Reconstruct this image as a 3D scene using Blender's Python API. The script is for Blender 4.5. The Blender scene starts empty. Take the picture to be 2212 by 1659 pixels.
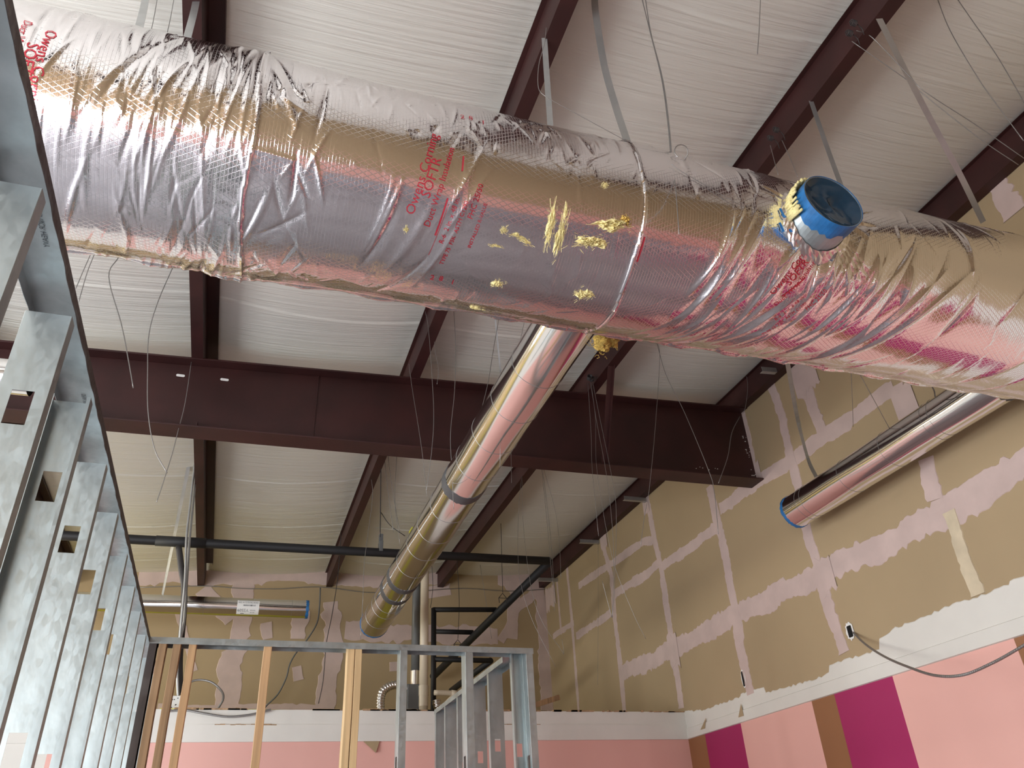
import bpy, bmesh, math, random
import numpy as np
from mathutils import Vector, Matrix
rnd = random.Random(7)
C = bpy.context.scene.collection
S = bpy.context.scene
PI = math.pi
R_ = math.radians

# ------------------------------------------------------------------ camera
F = 1693.5
YAW, PITCH, ROLL = R_(19.953), R_(31.859), R_(-3.276)
fw = Vector((math.sin(YAW)*math.cos(PITCH), math.cos(YAW)*math.cos(PITCH), math.sin(PITCH)))
rt = Vector((math.cos(YAW), -math.sin(YAW), 0)); up = rt.cross(fw)
r2 = rt*math.cos(ROLL)+up*math.sin(ROLL); u2 = -rt*math.sin(ROLL)+up*math.cos(ROLL)
cd = bpy.data.cameras.new('camera'); cam = bpy.data.objects.new('camera', cd); C.objects.link(cam)
cam.matrix_world = Matrix(((r2.x, u2.x, -fw.x, 0), (r2.y, u2.y, -fw.y, 0), (r2.z, u2.z, -fw.z, 0), (0, 0, 0, 1)))
cd.sensor_fit = 'HORIZONTAL'; cd.sensor_width = 36; cd.lens = F*36/2212; cd.clip_start = 0.05; cd.clip_end = 200
S.camera = cam

# ------------------------------------------------------------------ world, storefront daylight, added fill from the left, exposure
w = bpy.data.worlds.new('world'); S.world = w; w.use_nodes = True
w.node_tree.nodes['Background'].inputs[0].default_value = (.75, .85, 1, 1)
w.node_tree.nodes['Background'].inputs[1].default_value = 1.0
S.view_settings.view_transform = 'Standard'; S.view_settings.look = 'None'
S.view_settings.exposure = 0.05; S.view_settings.gamma = 1.0; S.view_settings.use_curve_mapping = False
try:
    S.cycles.use_denoising = True; S.cycles.max_bounces = 10; S.cycles.diffuse_bounces = 6; S.cycles.glossy_bounces = 6
    S.cycles.sample_clamp_indirect = 6
except Exception: pass

FZ = -1.6          # floor height (the camera is held 1.6 m up)
XR = 4.36          # right wall
YB = 11.07         # back wall above the soffit
YS = 7.48          # soffit front / lower back wall
XL = -5.6; YF = -5.0; YN = -1.8; XN = -1.3
ZB, ZT = 1.03, 1.285   # white band bottom, soffit top
def zp(x): return 3.475+.047*x      # underside of the purlins

def area(loc, rot, sx, sy, power, col):
    l = bpy.data.lights.new('window_and_fill_light', 'AREA'); l.shape = 'RECTANGLE'; l.size = sx; l.size_y = sy
    l.energy = power; l.color = col
    o = bpy.data.objects.new('window_and_fill_light', l); C.objects.link(o); o.location = loc; o.rotation_euler = rot; return o
# daylight at the storefront behind the camera and fill light at the windows added in the left wall
area((-3.45, YF+.02, -.52), (R_(90), 0, 0), 4.0, 1.0, 430, (.9, .96, 1))
area((XL+.02, -.1, .0), (0, R_(-90), 0), 2.9, 8.4, 780, (.95, .98, 1))  # unseen window light, added for the studs and the right wall
area((XL+.02, 8.7, 2.1), (0, R_(-90), 0), .9, 3.4, 200, (1, .97, .86))  # unseen window light, added to brighten the back ceiling and walls

# ------------------------------------------------------------------ helpers
def ray(p):
    return fw + r2*((p[0]-1106)/F) - u2*((p[1]-829.5)/F)
def on(p, ax, v):
    d = ray(p); return d*(v/d[ax])
def tag(o, label=None, cat=None, group=None, kind=None):
    if label: o['label'] = label
    if cat: o['category'] = cat
    if group: o['group'] = group
    if kind: o['kind'] = kind
    return o
def empty(name, loc, label, cat, group=None):
    o = bpy.data.objects.new(name, None); C.objects.link(o); o.location = loc; o.empty_display_size = .1
    return tag(o, label, cat, group)
class MB:
    def __init__(s): s.v = []; s.f = []; s.m = []; s.uv = None
    def add(s, vs, fs, mi=0):
        b = len(s.v); s.v += [tuple(x) for x in vs]; s.f += [tuple(b+i for i in f) for f in fs]; s.m += [mi]*len(fs)
        return s
    def box(s, a, b, mi=0):
        x0, y0, z0 = a; x1, y1, z1 = b
        return s.add([(x0,y0,z0),(x1,y0,z0),(x1,y1,z0),(x0,y1,z0),(x0,y0,z1),(x1,y0,z1),(x1,y1,z1),(x0,y1,z1)],
              [(0,3,2,1),(4,5,6,7),(0,1,5,4),(1,2,6,5),(2,3,7,6),(3,0,4,7)], mi)
    def tube(s, pts, r, n=8, mi=0, cap=True, flat=None):
        """tube through points; r may be a list.  flat=(w,t,normal) makes a strap."""
        pts = [Vector(p) for p in pts]; k = len(pts); vs = []
        rs = r if isinstance(r, (list, tuple)) else [r]*k
        ref = None
        for i, p in enumerate(pts):
            t = (pts[min(i+1, k-1)]-pts[max(i-1, 0)]).normalized()
            if ref is None:
                ref = Vector((0, 0, 1)) if abs(t.z) < .9 else Vector((1, 0, 0))
            a = t.cross(ref); 
            if a.length < 1e-6: a = t.orthogonal()
            a.normalize(); b = a.cross(t).normalized(); ref = b
            for j in range(n):
                an = 2*PI*j/n; vs.append(p+a*math.cos(an)*rs[i]+b*math.sin(an)*rs[i])
        fs = [(i*n+j, i*n+(j+1) % n, (i+1)*n+(j+1) % n, (i+1)*n+j) for i in range(k-1) for j in range(n)]
        if cap: fs += [tuple(range(n-1, -1, -1)), tuple((k-1)*n+j for j in range(n))]
        return s.add(vs, fs, mi)
    def strap(s, pts, wdt, th=.0012, side=None, mi=0, twist=0):
        pts = [Vector(p) for p in pts]; k = len(pts); vs = []
        for i, p in enumerate(pts):
            t = (pts[min(i+1, k-1)]-pts[max(i-1, 0)]).normalized()
            a = Vector(side) if side else Vector((1, 0, 0))
            a = (a-t*a.dot(t)).normalized()
            if twist: a = Matrix.Rotation(twist*i/(k-1), 3, t) @ a
            b = t.cross(a)
            for sa, sb in ((-1,-1),(1,-1),(1,1),(-1,1)): vs.append(p+a*sa*wdt/2+b*sb*th/2)
        fs = [(i*4+j, i*4+(j+1) % 4, (i+1)*4+(j+1) % 4, (i+1)*4+j) for i in range(k-1) for j in range(4)]
        fs += [(3,2,1,0), tuple((k-1)*4+j for j in range(4))]
        return s.add(vs, fs, mi)
    def build(s, name, mats, parent=None, smooth=False, solid=0, bev=0):
        me = bpy.data.meshes.new(name); 
        loc = Vector(parent.matrix_basis.translation) if parent is not None else Vector((0,0,0))
        if parent is not None and parent.parent is not None: loc = loc+parent.parent.matrix_basis.translation
        vs = [tuple(Vector(v)-loc) for v in s.v] if loc.length else s.v
        me.from_pydata(vs, [], s.f); me.update()
        if not isinstance(mats, (list, tuple)): mats = [mats]
        for m in mats: me.materials.append(m)
        if len(mats) > 1: me.polygons.foreach_set('material_index', s.m)
        if smooth: me.polygons.foreach_set('use_smooth', [True]*len(me.polygons))
        o = bpy.data.objects.new(name, me); C.objects.link(o)
        if parent is not None: o.parent = parent
        if solid:
            md = o.modifiers.new('solid', 'SOLIDIFY'); md.thickness = solid; md.offset = 0
        if bev:
            md = o.modifiers.new('bevel', 'BEVEL'); md.width = bev; md.segments = 2; md.limit_method = 'ANGLE'
        return o
def curve_pts(pts, sub=6):
    """Catmull-Rom through points"""
    P = [Vector(p) for p in pts]
    if len(P) < 3: return P
    Q = [P[0]*2-P[1]]+P+[P[-1]*2-P[-2]]; out = []
    for i in range(1, len(Q)-2):
        for k in range(sub):
            t = k/sub; a, b, c, d = Q[i-1], Q[i], Q[i+1], Q[i+2]
            out.append(.5*((2*b)+(c-a)*t+(2*a-5*b+4*c-d)*t*t+(3*b-a-3*c+d)*t**3))
    out.append(P[-1]); return out

# ------------------------------------------------------------------ materials
def mat(name, col, rough=.6, metal=0, var=0, scale=(6,6,6), bump=0, bscale=(60,60,60), bdist=.002, col2=None, rvar=0, detail=4, spec=None):
    m = bpy.data.materials.new(name); m.use_nodes = True; nt = m.node_tree; N = nt.nodes; L = nt.links
    b = N['Principled BSDF']; b.inputs['Base Color'].default_value = (*col, 1)
    b.inputs['Roughness'].default_value = rough; b.inputs['Metallic'].default_value = metal
    if spec is not None: b.inputs['Specular IOR Level'].default_value = spec
    tc = N.new('ShaderNodeTexCoord')
    if var or rvar:
        mp = N.new('ShaderNodeMapping'); mp.inputs['Scale'].default_value = scale; L.new(tc.outputs['Object'], mp.inputs[0])
        nz = N.new('ShaderNodeTexNoise'); nz.inputs['Scale'].default_value = 1; nz.inputs['Detail'].default_value = detail
        L.new(mp.outputs[0], nz.inputs[0])
        rp = N.new('ShaderNodeValToRGB'); rp.color_ramp.elements[0].position = .35; rp.color_ramp.elements[1].position = .65
        c2 = col2 if col2 else tuple(c*(1-var) for c in col)
        rp.color_ramp.elements[0].color = (*c2, 1); rp.color_ramp.elements[1].color = (*col, 1)
        L.new(nz.outputs[0], rp.inputs[0])
        if var: L.new(rp.outputs[0], b.inputs['Base Color'])
        if rvar:
            mr = N.new('ShaderNodeMapRange'); mr.inputs[3].default_value = rough-rvar; mr.inputs[4].default_value = rough+rvar
            mr.inputs[1].default_value = .3; mr.inputs[2].default_value = .7
            L.new(nz.outputs[0], mr.inputs[0]); L.new(mr.outputs[0], b.inputs['Roughness'])
    if bump:
        mp = N.new('ShaderNodeMapping'); mp.inputs['Scale'].default_value = bscale; L.new(tc.outputs['Object'], mp.inputs[0])
        nz = N.new('ShaderNodeTexNoise'); nz.inputs['Scale'].default_value = 1; nz.inputs['Detail'].default_value = 3
        L.new(mp.outputs[0], nz.inputs[0])
        bp = N.new('ShaderNodeBump'); bp.inputs['Strength'].default_value = bump; bp.inputs['Distance'].default_value = bdist
        L.new(nz.outputs[0], bp.inputs['Height']); L.new(bp.outputs[0], b.inputs['Normal'])
    return m
M = {}
M['tan'] = mat('drywall_paper', (.425, .318, .188), .8, var=.1, scale=(.7,.7,.7), bump=.2, bscale=(9,9,9), bdist=.004)
M['mud'] = mat('joint_compound', (.60, .465, .43), .8, var=.12, scale=(5,5,5), bump=.4, bscale=(25,25,25))
M['mudw'] = mat('cream_joint_compound', (.66, .56, .4), .8, var=.15, scale=(9,9,9))
M['white'] = mat('white_wall_paint', (.74, .72, .67), .6, var=.06, scale=(3,3,3), bump=.3, bscale=(14,14,14), bdist=.003)
M['pink'] = mat('pink_wall_paint', (.80, .44, .385), .55, var=.05, scale=(1,1,1), bump=.15, bscale=(40,40,40))
M['magenta'] = mat('magenta_wall_paint', (.36, .012, .105), .5, bump=.15, bscale=(40,40,40))
M['brown'] = mat('brown_wall_paint', (.29, .125, .052), .5, bump=.15, bscale=(40,40,40))
M['red'] = mat('red_oxide_primer', (.042, .0095, .0088), .55, var=.35, scale=(3,3,3), bump=.1, bscale=(30,30,30))
M['fabric'] = mat('insulation_facing', (.70, .685, .63), .5, bump=.62, bscale=(1.2, 46, 10), bdist=.012)
M['floor'] = mat('concrete', (.42, .42, .46), .45, var=.3, scale=(1.2,1.2,1.2))
M['black'] = mat('black_pipe_insulation', (.013, .013, .015), .6, bump=.3, bscale=(12,12,12))
M['pvc'] = mat('cream_pvc', (.62, .53, .40), .4, var=.1, scale=(3,3,3))
M['grey'] = mat('grey_painted_steel', (.16, .165, .165), .5, metal=.3, var=.25, scale=(4,4,4))
M['wood'] = mat('spruce', (.66, .41, .21), .6, var=.3, scale=(40,40,1.6), bump=.15, bscale=(60,60,3), detail=5)
M['wood2'] = mat('pale_pine', (.78, .55, .29), .6, var=.25, scale=(40,40,1.6), bump=.15, bscale=(60,60,3), detail=5)
M['woodd'] = mat('old_timber', (.48, .30, .16), .7, var=.45, scale=(40,40,1.2), bump=.2, bscale=(60,60,3), detail=5)
M['wire'] = mat('hanger_wire', (.30, .29, .28), .4, metal=.7)
M['wiredark'] = mat('dark_wire', (.05, .045, .045), .5, metal=.4)
M['strap'] = mat('galvanised_strap', (.50, .51, .51), .38, metal=.75, var=.15, scale=(8,8,8))
M['tape'] = mat('grey_duct_mastic', (.085, .085, .09), .55, metal=.2, bump=.6, bscale=(14,60,14), bdist=.004)
M['blue'] = mat('blue_painters_tape', (.02, .16, .42), .45, var=.35, scale=(18,18,18), bump=.5, bscale=(60,60,60))
M['film'] = mat('blue_plastic_film', (.012, .04, .075), .12, bump=.8, bscale=(5,5,5), bdist=.03)
M['wool'] = mat('yellow_fibreglass', (.86, .75, .36), .95, var=.2, scale=(30,30,30), bump=.8, bscale=(120,120,120), bdist=.006)
M['woold'] = mat('torn_fibreglass', (.72, .47, .11), .95, var=.45, scale=(30,30,30), bump=1, bscale=(90,90,90), bdist=.01)
M['ink'] = mat('red_ink', (.55, .05, .075), .35, metal=.45)
M['inkb'] = mat('black_ink', (.05, .06, .07), .6)
M['hole'] = mat('dark_cavity', (.004, .004, .004), .9)
M['shelf'] = mat('yellow_green_shelf_board', (.62, .60, .09), .7, var=.2, scale=(3,3,3))
M['paper'] = mat('label_paper', (.8, .8, .78), .6)
M['cable'] = mat('metal_clad_cable', (.33, .33, .33), .35, metal=.8, bump=1, bscale=(1,1,1))
M['frame'] = mat('dark_window_frame', (.05, .05, .055), .4, metal=.5)

def galv(name, col, rough, sc=22, seed=0, metal=.82):
    m = mat(name, col, rough, metal=metal); nt = m.node_tree; N = nt.nodes; L = nt.links; b = N['Principled BSDF']
    tc = N.new('ShaderNodeTexCoord'); mp = N.new('ShaderNodeMapping'); mp.inputs['Scale'].default_value = (sc, sc, sc*.5)
    mp.inputs['Location'].default_value = (seed, seed*2, 0)
    L.new(tc.outputs['Object'], mp.inputs[0])
    nz = N.new('ShaderNodeTexNoise'); nz.inputs['Scale'].default_value = .35; nz.inputs['Detail'].default_value = 5; L.new(mp.outputs[0], nz.inputs[0])
    vz = N.new('ShaderNodeTexVoronoi'); vz.inputs['Scale'].default_value = 4; L.new(mp.outputs[0], vz.inputs[0])
    mx = N.new('ShaderNodeMix'); mx.data_type = 'RGBA'; mx.inputs[6].default_value = (*[c*.72 for c in col], 1); mx.inputs[7].default_value = (*col, 1)
    rp = N.new('ShaderNodeMapRange'); rp.inputs[1].default_value = .35; rp.inputs[2].default_value = .65; L.new(nz.outputs[0], rp.inputs[0])
    L.new(rp.outputs[0], mx.inputs[0]); L.new(mx.outputs[2], b.inputs['Base Color'])
    mr = N.new('ShaderNodeMapRange'); mr.inputs[3].default_value = rough-.07; mr.inputs[4].default_value = rough+.1; L.new(vz.outputs['Color'], mr.inputs[0])
    L.new(mr.outputs[0], b.inputs['Roughness'])
    bp = N.new('ShaderNodeBump'); bp.inputs['Strength'].default_value = .25; bp.inputs['Distance'].default_value = .01
    L.new(nz.outputs[0], bp.inputs['Height']); L.new(bp.outputs[0], b.inputs['Normal'])
    return m
M['galv'] = galv('galvanised_steel', (.50, .56, .57), .40)
M['galvd'] = galv('shaded_galvanised_steel', (.085, .068, .062), .5, 30, 3, .3)  # darker copy of the steel, shade on the track's near leg painted in
def foil(name, rough, col, scrim, fine):
    m = bpy.data.materials.new(name); m.use_nodes = True; nt = m.node_tree; N = nt.nodes; L = nt.links
    b = N['Principled BSDF']; b.inputs['Metallic'].default_value = 1; b.inputs['Base Color'].default_value = (*col, 1)
    b.inputs['Roughness'].default_value = rough
    uv = N.new('ShaderNodeUVMap'); uv.uv_map = 'UVMap'
    nrm = None
    def bump(sock, st, dist):
        nonlocal nrm
        bp = N.new('ShaderNodeBump'); bp.inputs['Strength'].default_value = st; bp.inputs['Distance'].default_value = dist
        L.new(sock, bp.inputs['Height'])
        if nrm: L.new(nrm, bp.inputs['Normal'])
        nrm = bp.outputs[0]
    if scrim:
        acc = None
        for rot, sp in ((R_(30), .017), (R_(-30), .017), (R_(90), .012)):
            mp = N.new('ShaderNodeMapping'); mp.inputs['Rotation'].default_value = (0, 0, rot); L.new(uv.outputs[0], mp.inputs[0])
            sx = N.new('ShaderNodeSeparateXYZ'); L.new(mp.outputs[0], sx.inputs[0])
            d = N.new('ShaderNodeMath'); d.operation = 'DIVIDE'; d.inputs[1].default_value = sp; L.new(sx.outputs[1], d.inputs[0])
            fr = N.new('ShaderNodeMath'); fr.operation = 'PINGPONG'; fr.inputs[1].default_value = .5; L.new(d.outputs[0], fr.inputs[0])
            mr = N.new('ShaderNodeMapRange'); mr.inputs[1].default_value = 0; mr.inputs[2].default_value = .09; mr.inputs[3].default_value = 1; mr.inputs[4].default_value = 0
            mr.interpolation_type = 'SMOOTHSTEP'
            L.new(fr.outputs[0], mr.inputs[0])
            if acc is None: acc = mr.outputs[0]
            else:
                mx = N.new('ShaderNodeMath'); mx.operation = 'MAXIMUM'; L.new(acc, mx.inputs[0]); L.new(mr.outputs[0], mx.inputs[1]); acc = mx.outputs[0]
        bump(acc, .27, scrim)
    for sc, st, dist, det in fine:
        mp = N.new('ShaderNodeMapping'); mp.inputs['Scale'].default_value = (*sc, 1); L.new(uv.outputs[0], mp.inputs[0])
        nz = N.new('ShaderNodeTexNoise'); nz.inputs['Scale'].default_value = 1; nz.inputs['Detail'].default_value = det; nz.inputs['Roughness'].default_value = .55
        L.new(mp.outputs[0], nz.inputs[0]); bump(nz.outputs[0], st, dist)
    L.new(nrm, b.inputs['Normal'])
    return m
M['foil'] = foil('scrim_foil_jacket', .10, (.82, .79, .80), .0007, [((7, 3), .4, .006, 3), ((70, 16), .35, .0012, 4)])
M['pipefoil'] = foil('bright_sheet_metal', .12, (.84, .83, .82), 0, [((1.2, 4), .3, .006, 2), ((.5, 22), .25, .001, 2)])
M['flex'] = foil('aluminium_flex', .25, (.75, .72, .62), 0, [((60, 60), .4, .002, 2)])
# metal clad cable ribs
# ------------------------------------------------------------------ room shell
def struct(o): o['kind'] = 'structure'; return o
m_ = MB(); m_.box((XL-.2, YF-.2, FZ-.15), (XR+.2, YB+.2, FZ)); struct(m_.build('floor', M['floor']))
# ceiling: insulation facing sagging between the purlins, fine cross wrinkles, lapped seams
PUR = [-5.36, -3.75, -2.14, -.53, 1.075, 2.675, 4.27]
def ceiling():
    xs = np.linspace(XL-.1, XR+.1, 130)
    ys = np.concatenate([np.linspace(YF-.1, 1.0, 60)[:-1], np.linspace(1.0, YB+.05, 1150)])
    X, Y = np.meshgrid(xs, ys)
    rg = np.random.RandomState(3)
    base = zp(X)+.225
    ph = np.zeros_like(X); P = np.array(PUR)
    idx = np.clip(np.searchsorted(P, X)-1, 0, len(P)-2)
    t = np.clip((X-P[idx])/(P[idx+1]-P[idx]), 0, 1)
    sag = np.power(np.clip(np.sin(PI*t), 0, 1), .8)
    wob = 1+.25*np.sin(Y*1.7+idx*2.1)
    Z = base-.055*sag*wob
    # wrinkles along x, warped
    Yw = Y+.05*np.sin(X*1.3+Y*.7)-.035*sag
    wr = np.zeros_like(X)
    for k in range(70):
        f = rg.uniform(25, 130); wr += np.sin(Yw*f+rg.uniform(0, 6.28)+idx*rg.uniform(0, 6)+X*rg.uniform(-1.5, 1.5))/f*rg.uniform(.3, 1)
    env = .35+.65*(.5+.5*np.sin(Y*2.3+idx*1.9))
    Z += wr*.015*env*(.55+.9*(1-sag))*np.where(idx >= 5, .45, 1)
    for y0 in (1.9, 3.45, 4.9, 6.4, 7.95, 9.3, 10.5):      # lapped seams
        d = Yw-y0
        Z += np.where(idx >= 5, .4, 1)*np.where(d > 0, -.007*np.exp(-d/.10), .0025*np.exp(d/.03))
    me = bpy.data.meshes.new('ceiling'); nx, ny = len(xs), len(ys)
    v = np.stack([X, Y, Z], -1).reshape(-1, 3)
    i = np.arange(ny-1)[:, None]*nx+np.arange(nx-1)[None]; q = np.stack([i, i+nx, i+nx+1, i+1], -1).reshape(-1, 4)
    me.from_pydata(v.tolist(), [], q.tolist()); me.materials.append(M['fabric'])
    me.polygons.foreach_set('use_smooth', [True]*len(me.polygons))
    o = bpy.data.objects.new('ceiling', me); C.objects.link(o); struct(o)
ceiling()
m_ = MB(); m_.box((XL-.3, YF-.3, 4.15), (XR+.3, YB+.3, 4.25)); struct(m_.build('roof_slab', M['grey']))  # unseen roof slab closing the shell above the ceiling facing
ZC = 4.2
# right wall: painted stripes below, drywall above
def wall_right():
    m_ = MB()
    pxs = [((1523, 1588), 'brown'), ((1600, 1564), 'magenta'), ((1753.5, 1517), 'pink'), ((1802.4, 1502), 'brown'), ((1928, 1462), 'magenta'), ((2189, 1378), 'pink')]
    segs = []; y0 = YS
    for p, c in pxs:
        y1 = on(p, 0, XR).y; segs.append((y0, y1, c)); y0 = y1
    pat = [('brown', .42), ('magenta', .62), ('pink', 1.05), ('brown', .35), ('magenta', .7), ('pink', .8)]; k = 0
    while y0 > YF:
        c, wd = pat[k % 6]; y1 = max(YF, y0-wd); segs.append((y0, y1, c)); y0 = y1; k += 1
    ml = ['tan', 'pink', 'magenta', 'brown', 'white']
    for a, b, c in segs: m_.box((XR, b, FZ), (XR+.15, a, ZB), ml.index(c))
    m_.box((XR, YF-.2, ZB), (XR+.15, YB+.2, ZC), 0)
    m_.box((XR, YS, FZ), (XR+.15, YB+.2, ZB), 0)
    return struct(m_.build('wall_right', [M[x] for x in ml]))
WR = wall_right()
RAG = [0.]
def ragged(m_, pts, wd, plane, off, rough=.25, mi=0, seed=1, taper=False, nstep=.025):
    """thin raised smear with torn edges along a polyline; plane(u,v,h)->xyz"""
    r = random.Random(seed)
    P = [Vector(p).to_2d() if len(p) > 2 else Vector(p) for p in pts]
    L = []; 
    for a, b in zip(P, P[1:]):
        n = max(1, int((b-a).length/nstep))
        L += [a.lerp(b, i/n) for i in range(n)]
    L.append(P[-1]); k = len(L); vs = []; fs = []
    j1 = j2 = 0
    for i, p in enumerate(L):
        t = (L[min(i+1, k-1)]-L[max(0, i-1)]).normalized(); nn = Vector((-t.y, t.x))
        if r.random() < .35: j1 = r.uniform(-1, 1)
        if r.random() < .35: j2 = r.uniform(-1, 1)
        s1 = wd/2*(1+rough*(j1*.7+r.uniform(-.3, .3))+.12*math.sin(i*.21+seed)); s2 = wd/2*(1+rough*(j2*.7+r.uniform(-.3, .3))+.12*math.sin(i*.17+seed*2))
        for q, h in ((p+nn*s1, 0), (p+nn*(s1*.96), off+RAG[0]), (p-nn*(s2*.96), off+RAG[0]), (p-nn*s2, 0)):
            vs.append(plane(q.x, q.y, h))
    for i in range(k-1):
        for j in range(3): fs.append((i*4+j, i*4+j+1, (i+1)*4+j+1, (i+1)*4+j))
    RAG[0] = (RAG[0]+.00021) % .006
    m_.add(vs, fs, mi)
pr = lambda u, v, h: (XR-h, u, v)
pb = lambda u, v, h: (u, YB-h, v)
def pw(p): q = on(p, 0, XR); return (q.y, q.z)
def pbk(p): q = on(p, 1, YB); return (q.x, q.z)
m_ = MB()
WT = [
 ([(1700,800),(1745,870),(1790,960),(1840,1060)], .1),
]
rows = [  # horizontal joints of the right wall (pixel of centre line, width)
 ([(1250,1265),(1325,1215),(1390,1170),(1415,1165)], .10), ([(1430,1225),(1480,1190),(1530,1152),(1548,1140)], .12),
 ([(1470,1180),(1545,1100)], .001),
 ([(1555,1100),(1630,1045),(1700,1000),(1780,945),(1850,895),(1930,835)], .13),
 ([(1195,1375),(1240,1345)], .08), ([(1245,1375),(1320,1325)], .10), ([(1325,1285),(1400,1238),(1425,1215)], .11),
 ([(1340,1455),(1400,1430),(1450,1405),(1500,1378),(1560,1345),(1600,1325),(1680,1285),(1780,1235),(1900,1180),(2000,1130),(2080,1090),(2150,1040),(2230,985)], .19),
]
verts = [
 ([(1395,1070),(1415,1165),(1430,1240),(1445,1340),(1452,1400),(1465,1470),(1472,1530)], .11),
 ([(1300,1165),(1320,1240),(1328,1330),(1340,1440),(1350,1540)], .10),
 ([(1532,1050),(1548,1120),(1565,1190),(1580,1270),(1590,1330)], .12),
 ([(1590,1330),(1600,1400),(1622,1500)], .13),
 ([(1225,1225),(1232,1300),(1242,1420),(1250,1535)], .07),
 ([(1203,1250),(1212,1360)], .05),
 ([(1664,830),(1690,900),(1712,1000),(1720,1040),(1745,1150),(1770,1240)], .11),
 ([(1728,790),(1755,870),(1775,930)], .13),
 ([(1940,830),(1955,890)], .13), ([(2000,990),(2020,1080)], .13),
 ([(1770,1240),(1785,1290),(1805,1350),(1825,1410)], .13),
 ([(2150,385),(2190,465)], .16), ([(1600,890),(1615,950),(1628,1010),(1635,1035)], .10),
 ([(1540,1160),(1520,1130)], .001),
]
sd = 1
for pth, wd in rows+verts:
    sd += 1
    if wd < .01: continue
    ragged(m_, [pw(p) for p in pth], wd, pr, .0025, .28, 0, sd)
for p, wd, hh in (((1630, 1025), .22, .2), ((1455, 1402), .3, .2), ((1735, 800), .4, .3), ((1955, 868), .24, .2), ((1782, 1238), .26, .2), ((1305, 1170), .2, .2), ((1395,1085), .22, .14), ((1190,1290), .3,.4)):
    y, z = pw(p); ragged(m_, [(y-hh/2, z), (y+hh/2, z)], wd, pr, .0028, .45, 0, int(p[0]))
ragged(m_, [pw((2050,1105)), pw((2080,1190)), pw((2115,1285))], .10, pr, .003, .22, 1, 55)
ragged(m_, [pw((2228,1150)), pw((2240,1230))], .10, pr, .003, .3, 0, 56)
m_.build('joint_compound', [M['mud'], M['mudw']], WR)['label'] = 'pinkish and cream joint compound smears over the board joints'
# white painted strip above the stripes on the right wall, torn upper edge
m_ = MB(); r = random.Random(5)
top = [(1487,1543),(1520,1535),(1560,1520),(1600,1507),(1601,1500),(1650,1484),(1655,1497),(1700,1486),(1780,1462),(1792,1455),(1792,1438),(1830,1425),(1880,1412),(1900,1403),(1900,1380),(1935,1358),(1990,1337),(2050,1310),(2130,1285),(2180,1265),(2182,1257),(2240,1235)]
tp = [pw(p) for p in top]; vs = []; fs = []
tp = [(YS, ZT)]+tp[1:]
yy = tp[-1][0]
tp += [(yy-.5, tp[-1][1]+.03), (YF, tp[-1][1])]
pts = []
for a, b in zip(tp, tp[1:]):
    n = max(1, int(abs(b[0]-a[0])/.03)) if b[0] > .3 else 1
    for i in range(n): pts.append((a[0]+(b[0]-a[0])*i/n, a[1]+(b[1]-a[1])*i/n+r.uniform(-.008, .008)))
pts.append(tp[-1])
for y, z in pts: vs += [(XR-.0, y, z+.006), (XR-.004, y, z), (XR-.004, y, ZB+.1), (XR-.014, y, ZB+.095), (XR-.016, y, ZB+.004), (XR, y, ZB)]
k = len(pts)
for i in range(k-1):
    for j in range(5): fs.append((i*6+j, (i+1)*6+j, (i+1)*6+j+1, i*6+j+1))
m_.add(vs, fs); m_.build('painted_band', M['white'], WR)
# tan patches where the band paint came off, cable hole and slot
m_ = MB()
for (p, q, wd) in (((1605,1548),(1606,1530), .09), ((1522,1575),(1530,1560), .05)):
    a, b = pw(p), pw(q); vs = [(XR-.0175, a[0]-.04, a[1]), (XR-.0175, a[0]+.05, a[1]), (XR-.0175, b[0], b[1]+.04)]; m_.add(vs, [(0,1,2)])
m_.build('bare_patch', M['tan'], WR)
def recess(name, p, w_, h_, par, rim, label=None):
    y, z = pw(p); m_ = MB(); m_.box((XR-.0045, y-w_/2, z-h_/2), (XR+.004, y+w_/2, z+h_/2), 0)
    m_.build(name, M['hole'], par)
    m_ = MB(); n = 26; rr = random.Random(int(p[0])); vs = []; fs = []
    for i in range(n):
        a = 2*PI*i/n; ca, sa = math.cos(a), math.sin(a); mm = max(abs(ca), abs(sa))
        ci, si = ca/mm, sa/mm
        k2 = 1+rim*(1+rr.uniform(-.5, .6))
        vs += [(XR-.005, y+ci*w_/2, z+si*h_/2), (XR-.006, y+ca*w_/2*1.2*k2+ci*.003, z+sa*h_/2*1.1*k2)]
    for i in range(n): j = (i+1) % n; fs.append((2*i, 2*i+1, 2*j+1, 2*j))
    m_.add(vs, fs); m_.build(name+'_edge', M['paper'], par)
recess('wall_opening', (1837, 1364), .05, .085, WR, .35)
recess('wall_slot', (1607, 1466), .045, .13, WR, .08)
# back wall (upper) and lower back wall with soffit
m_ = MB(); m_.box((XL-.2, YB, ZT-.1), (XR+.2, YB+.15, ZC)); WB = struct(m_.build('wall_back', M['tan']))
m_ = MB()
bh = [([(300,1240),(430,1240),(560,1235),(700,1240),(860,1245),(960,1243)], .30), ([(1075,1247),(1110,1250),(1165,1262)], .25),
      ([(745,1362),(850,1370),(1000,1372),(1075,1374)], .24)]
bv = [([(523,1245),(525,1320),(515,1400),(495,1450),(490,1530)], .26), ([(715,1300),(722,1400),(705,1500),(700,1538)], .24),
      ([(440,1270),(500,1340)], .2), ([(1085,1250),(1110,1280),(1105,1380)], .17), ([(1103,1330),(1165,1270)], .14), ([(1080,1385),(1108,1335)], .10),
      ([(380,1300),(420,1450)], .10), ([(340,1530),(700,1530)], .10), ([(650,1315),(645,1380)], .22), ([(940,1265),(945,1290)],.4),
      ([(1165,1270),(1175,1400),(1180,1535)], .16), ([(1190,1290),(1188,1540)], .10), ([(575,1345),(580,1380)], .14), ([(640,1440),(645,1470)], .13), ([(850,1430),(851,1450)], .12)]
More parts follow.
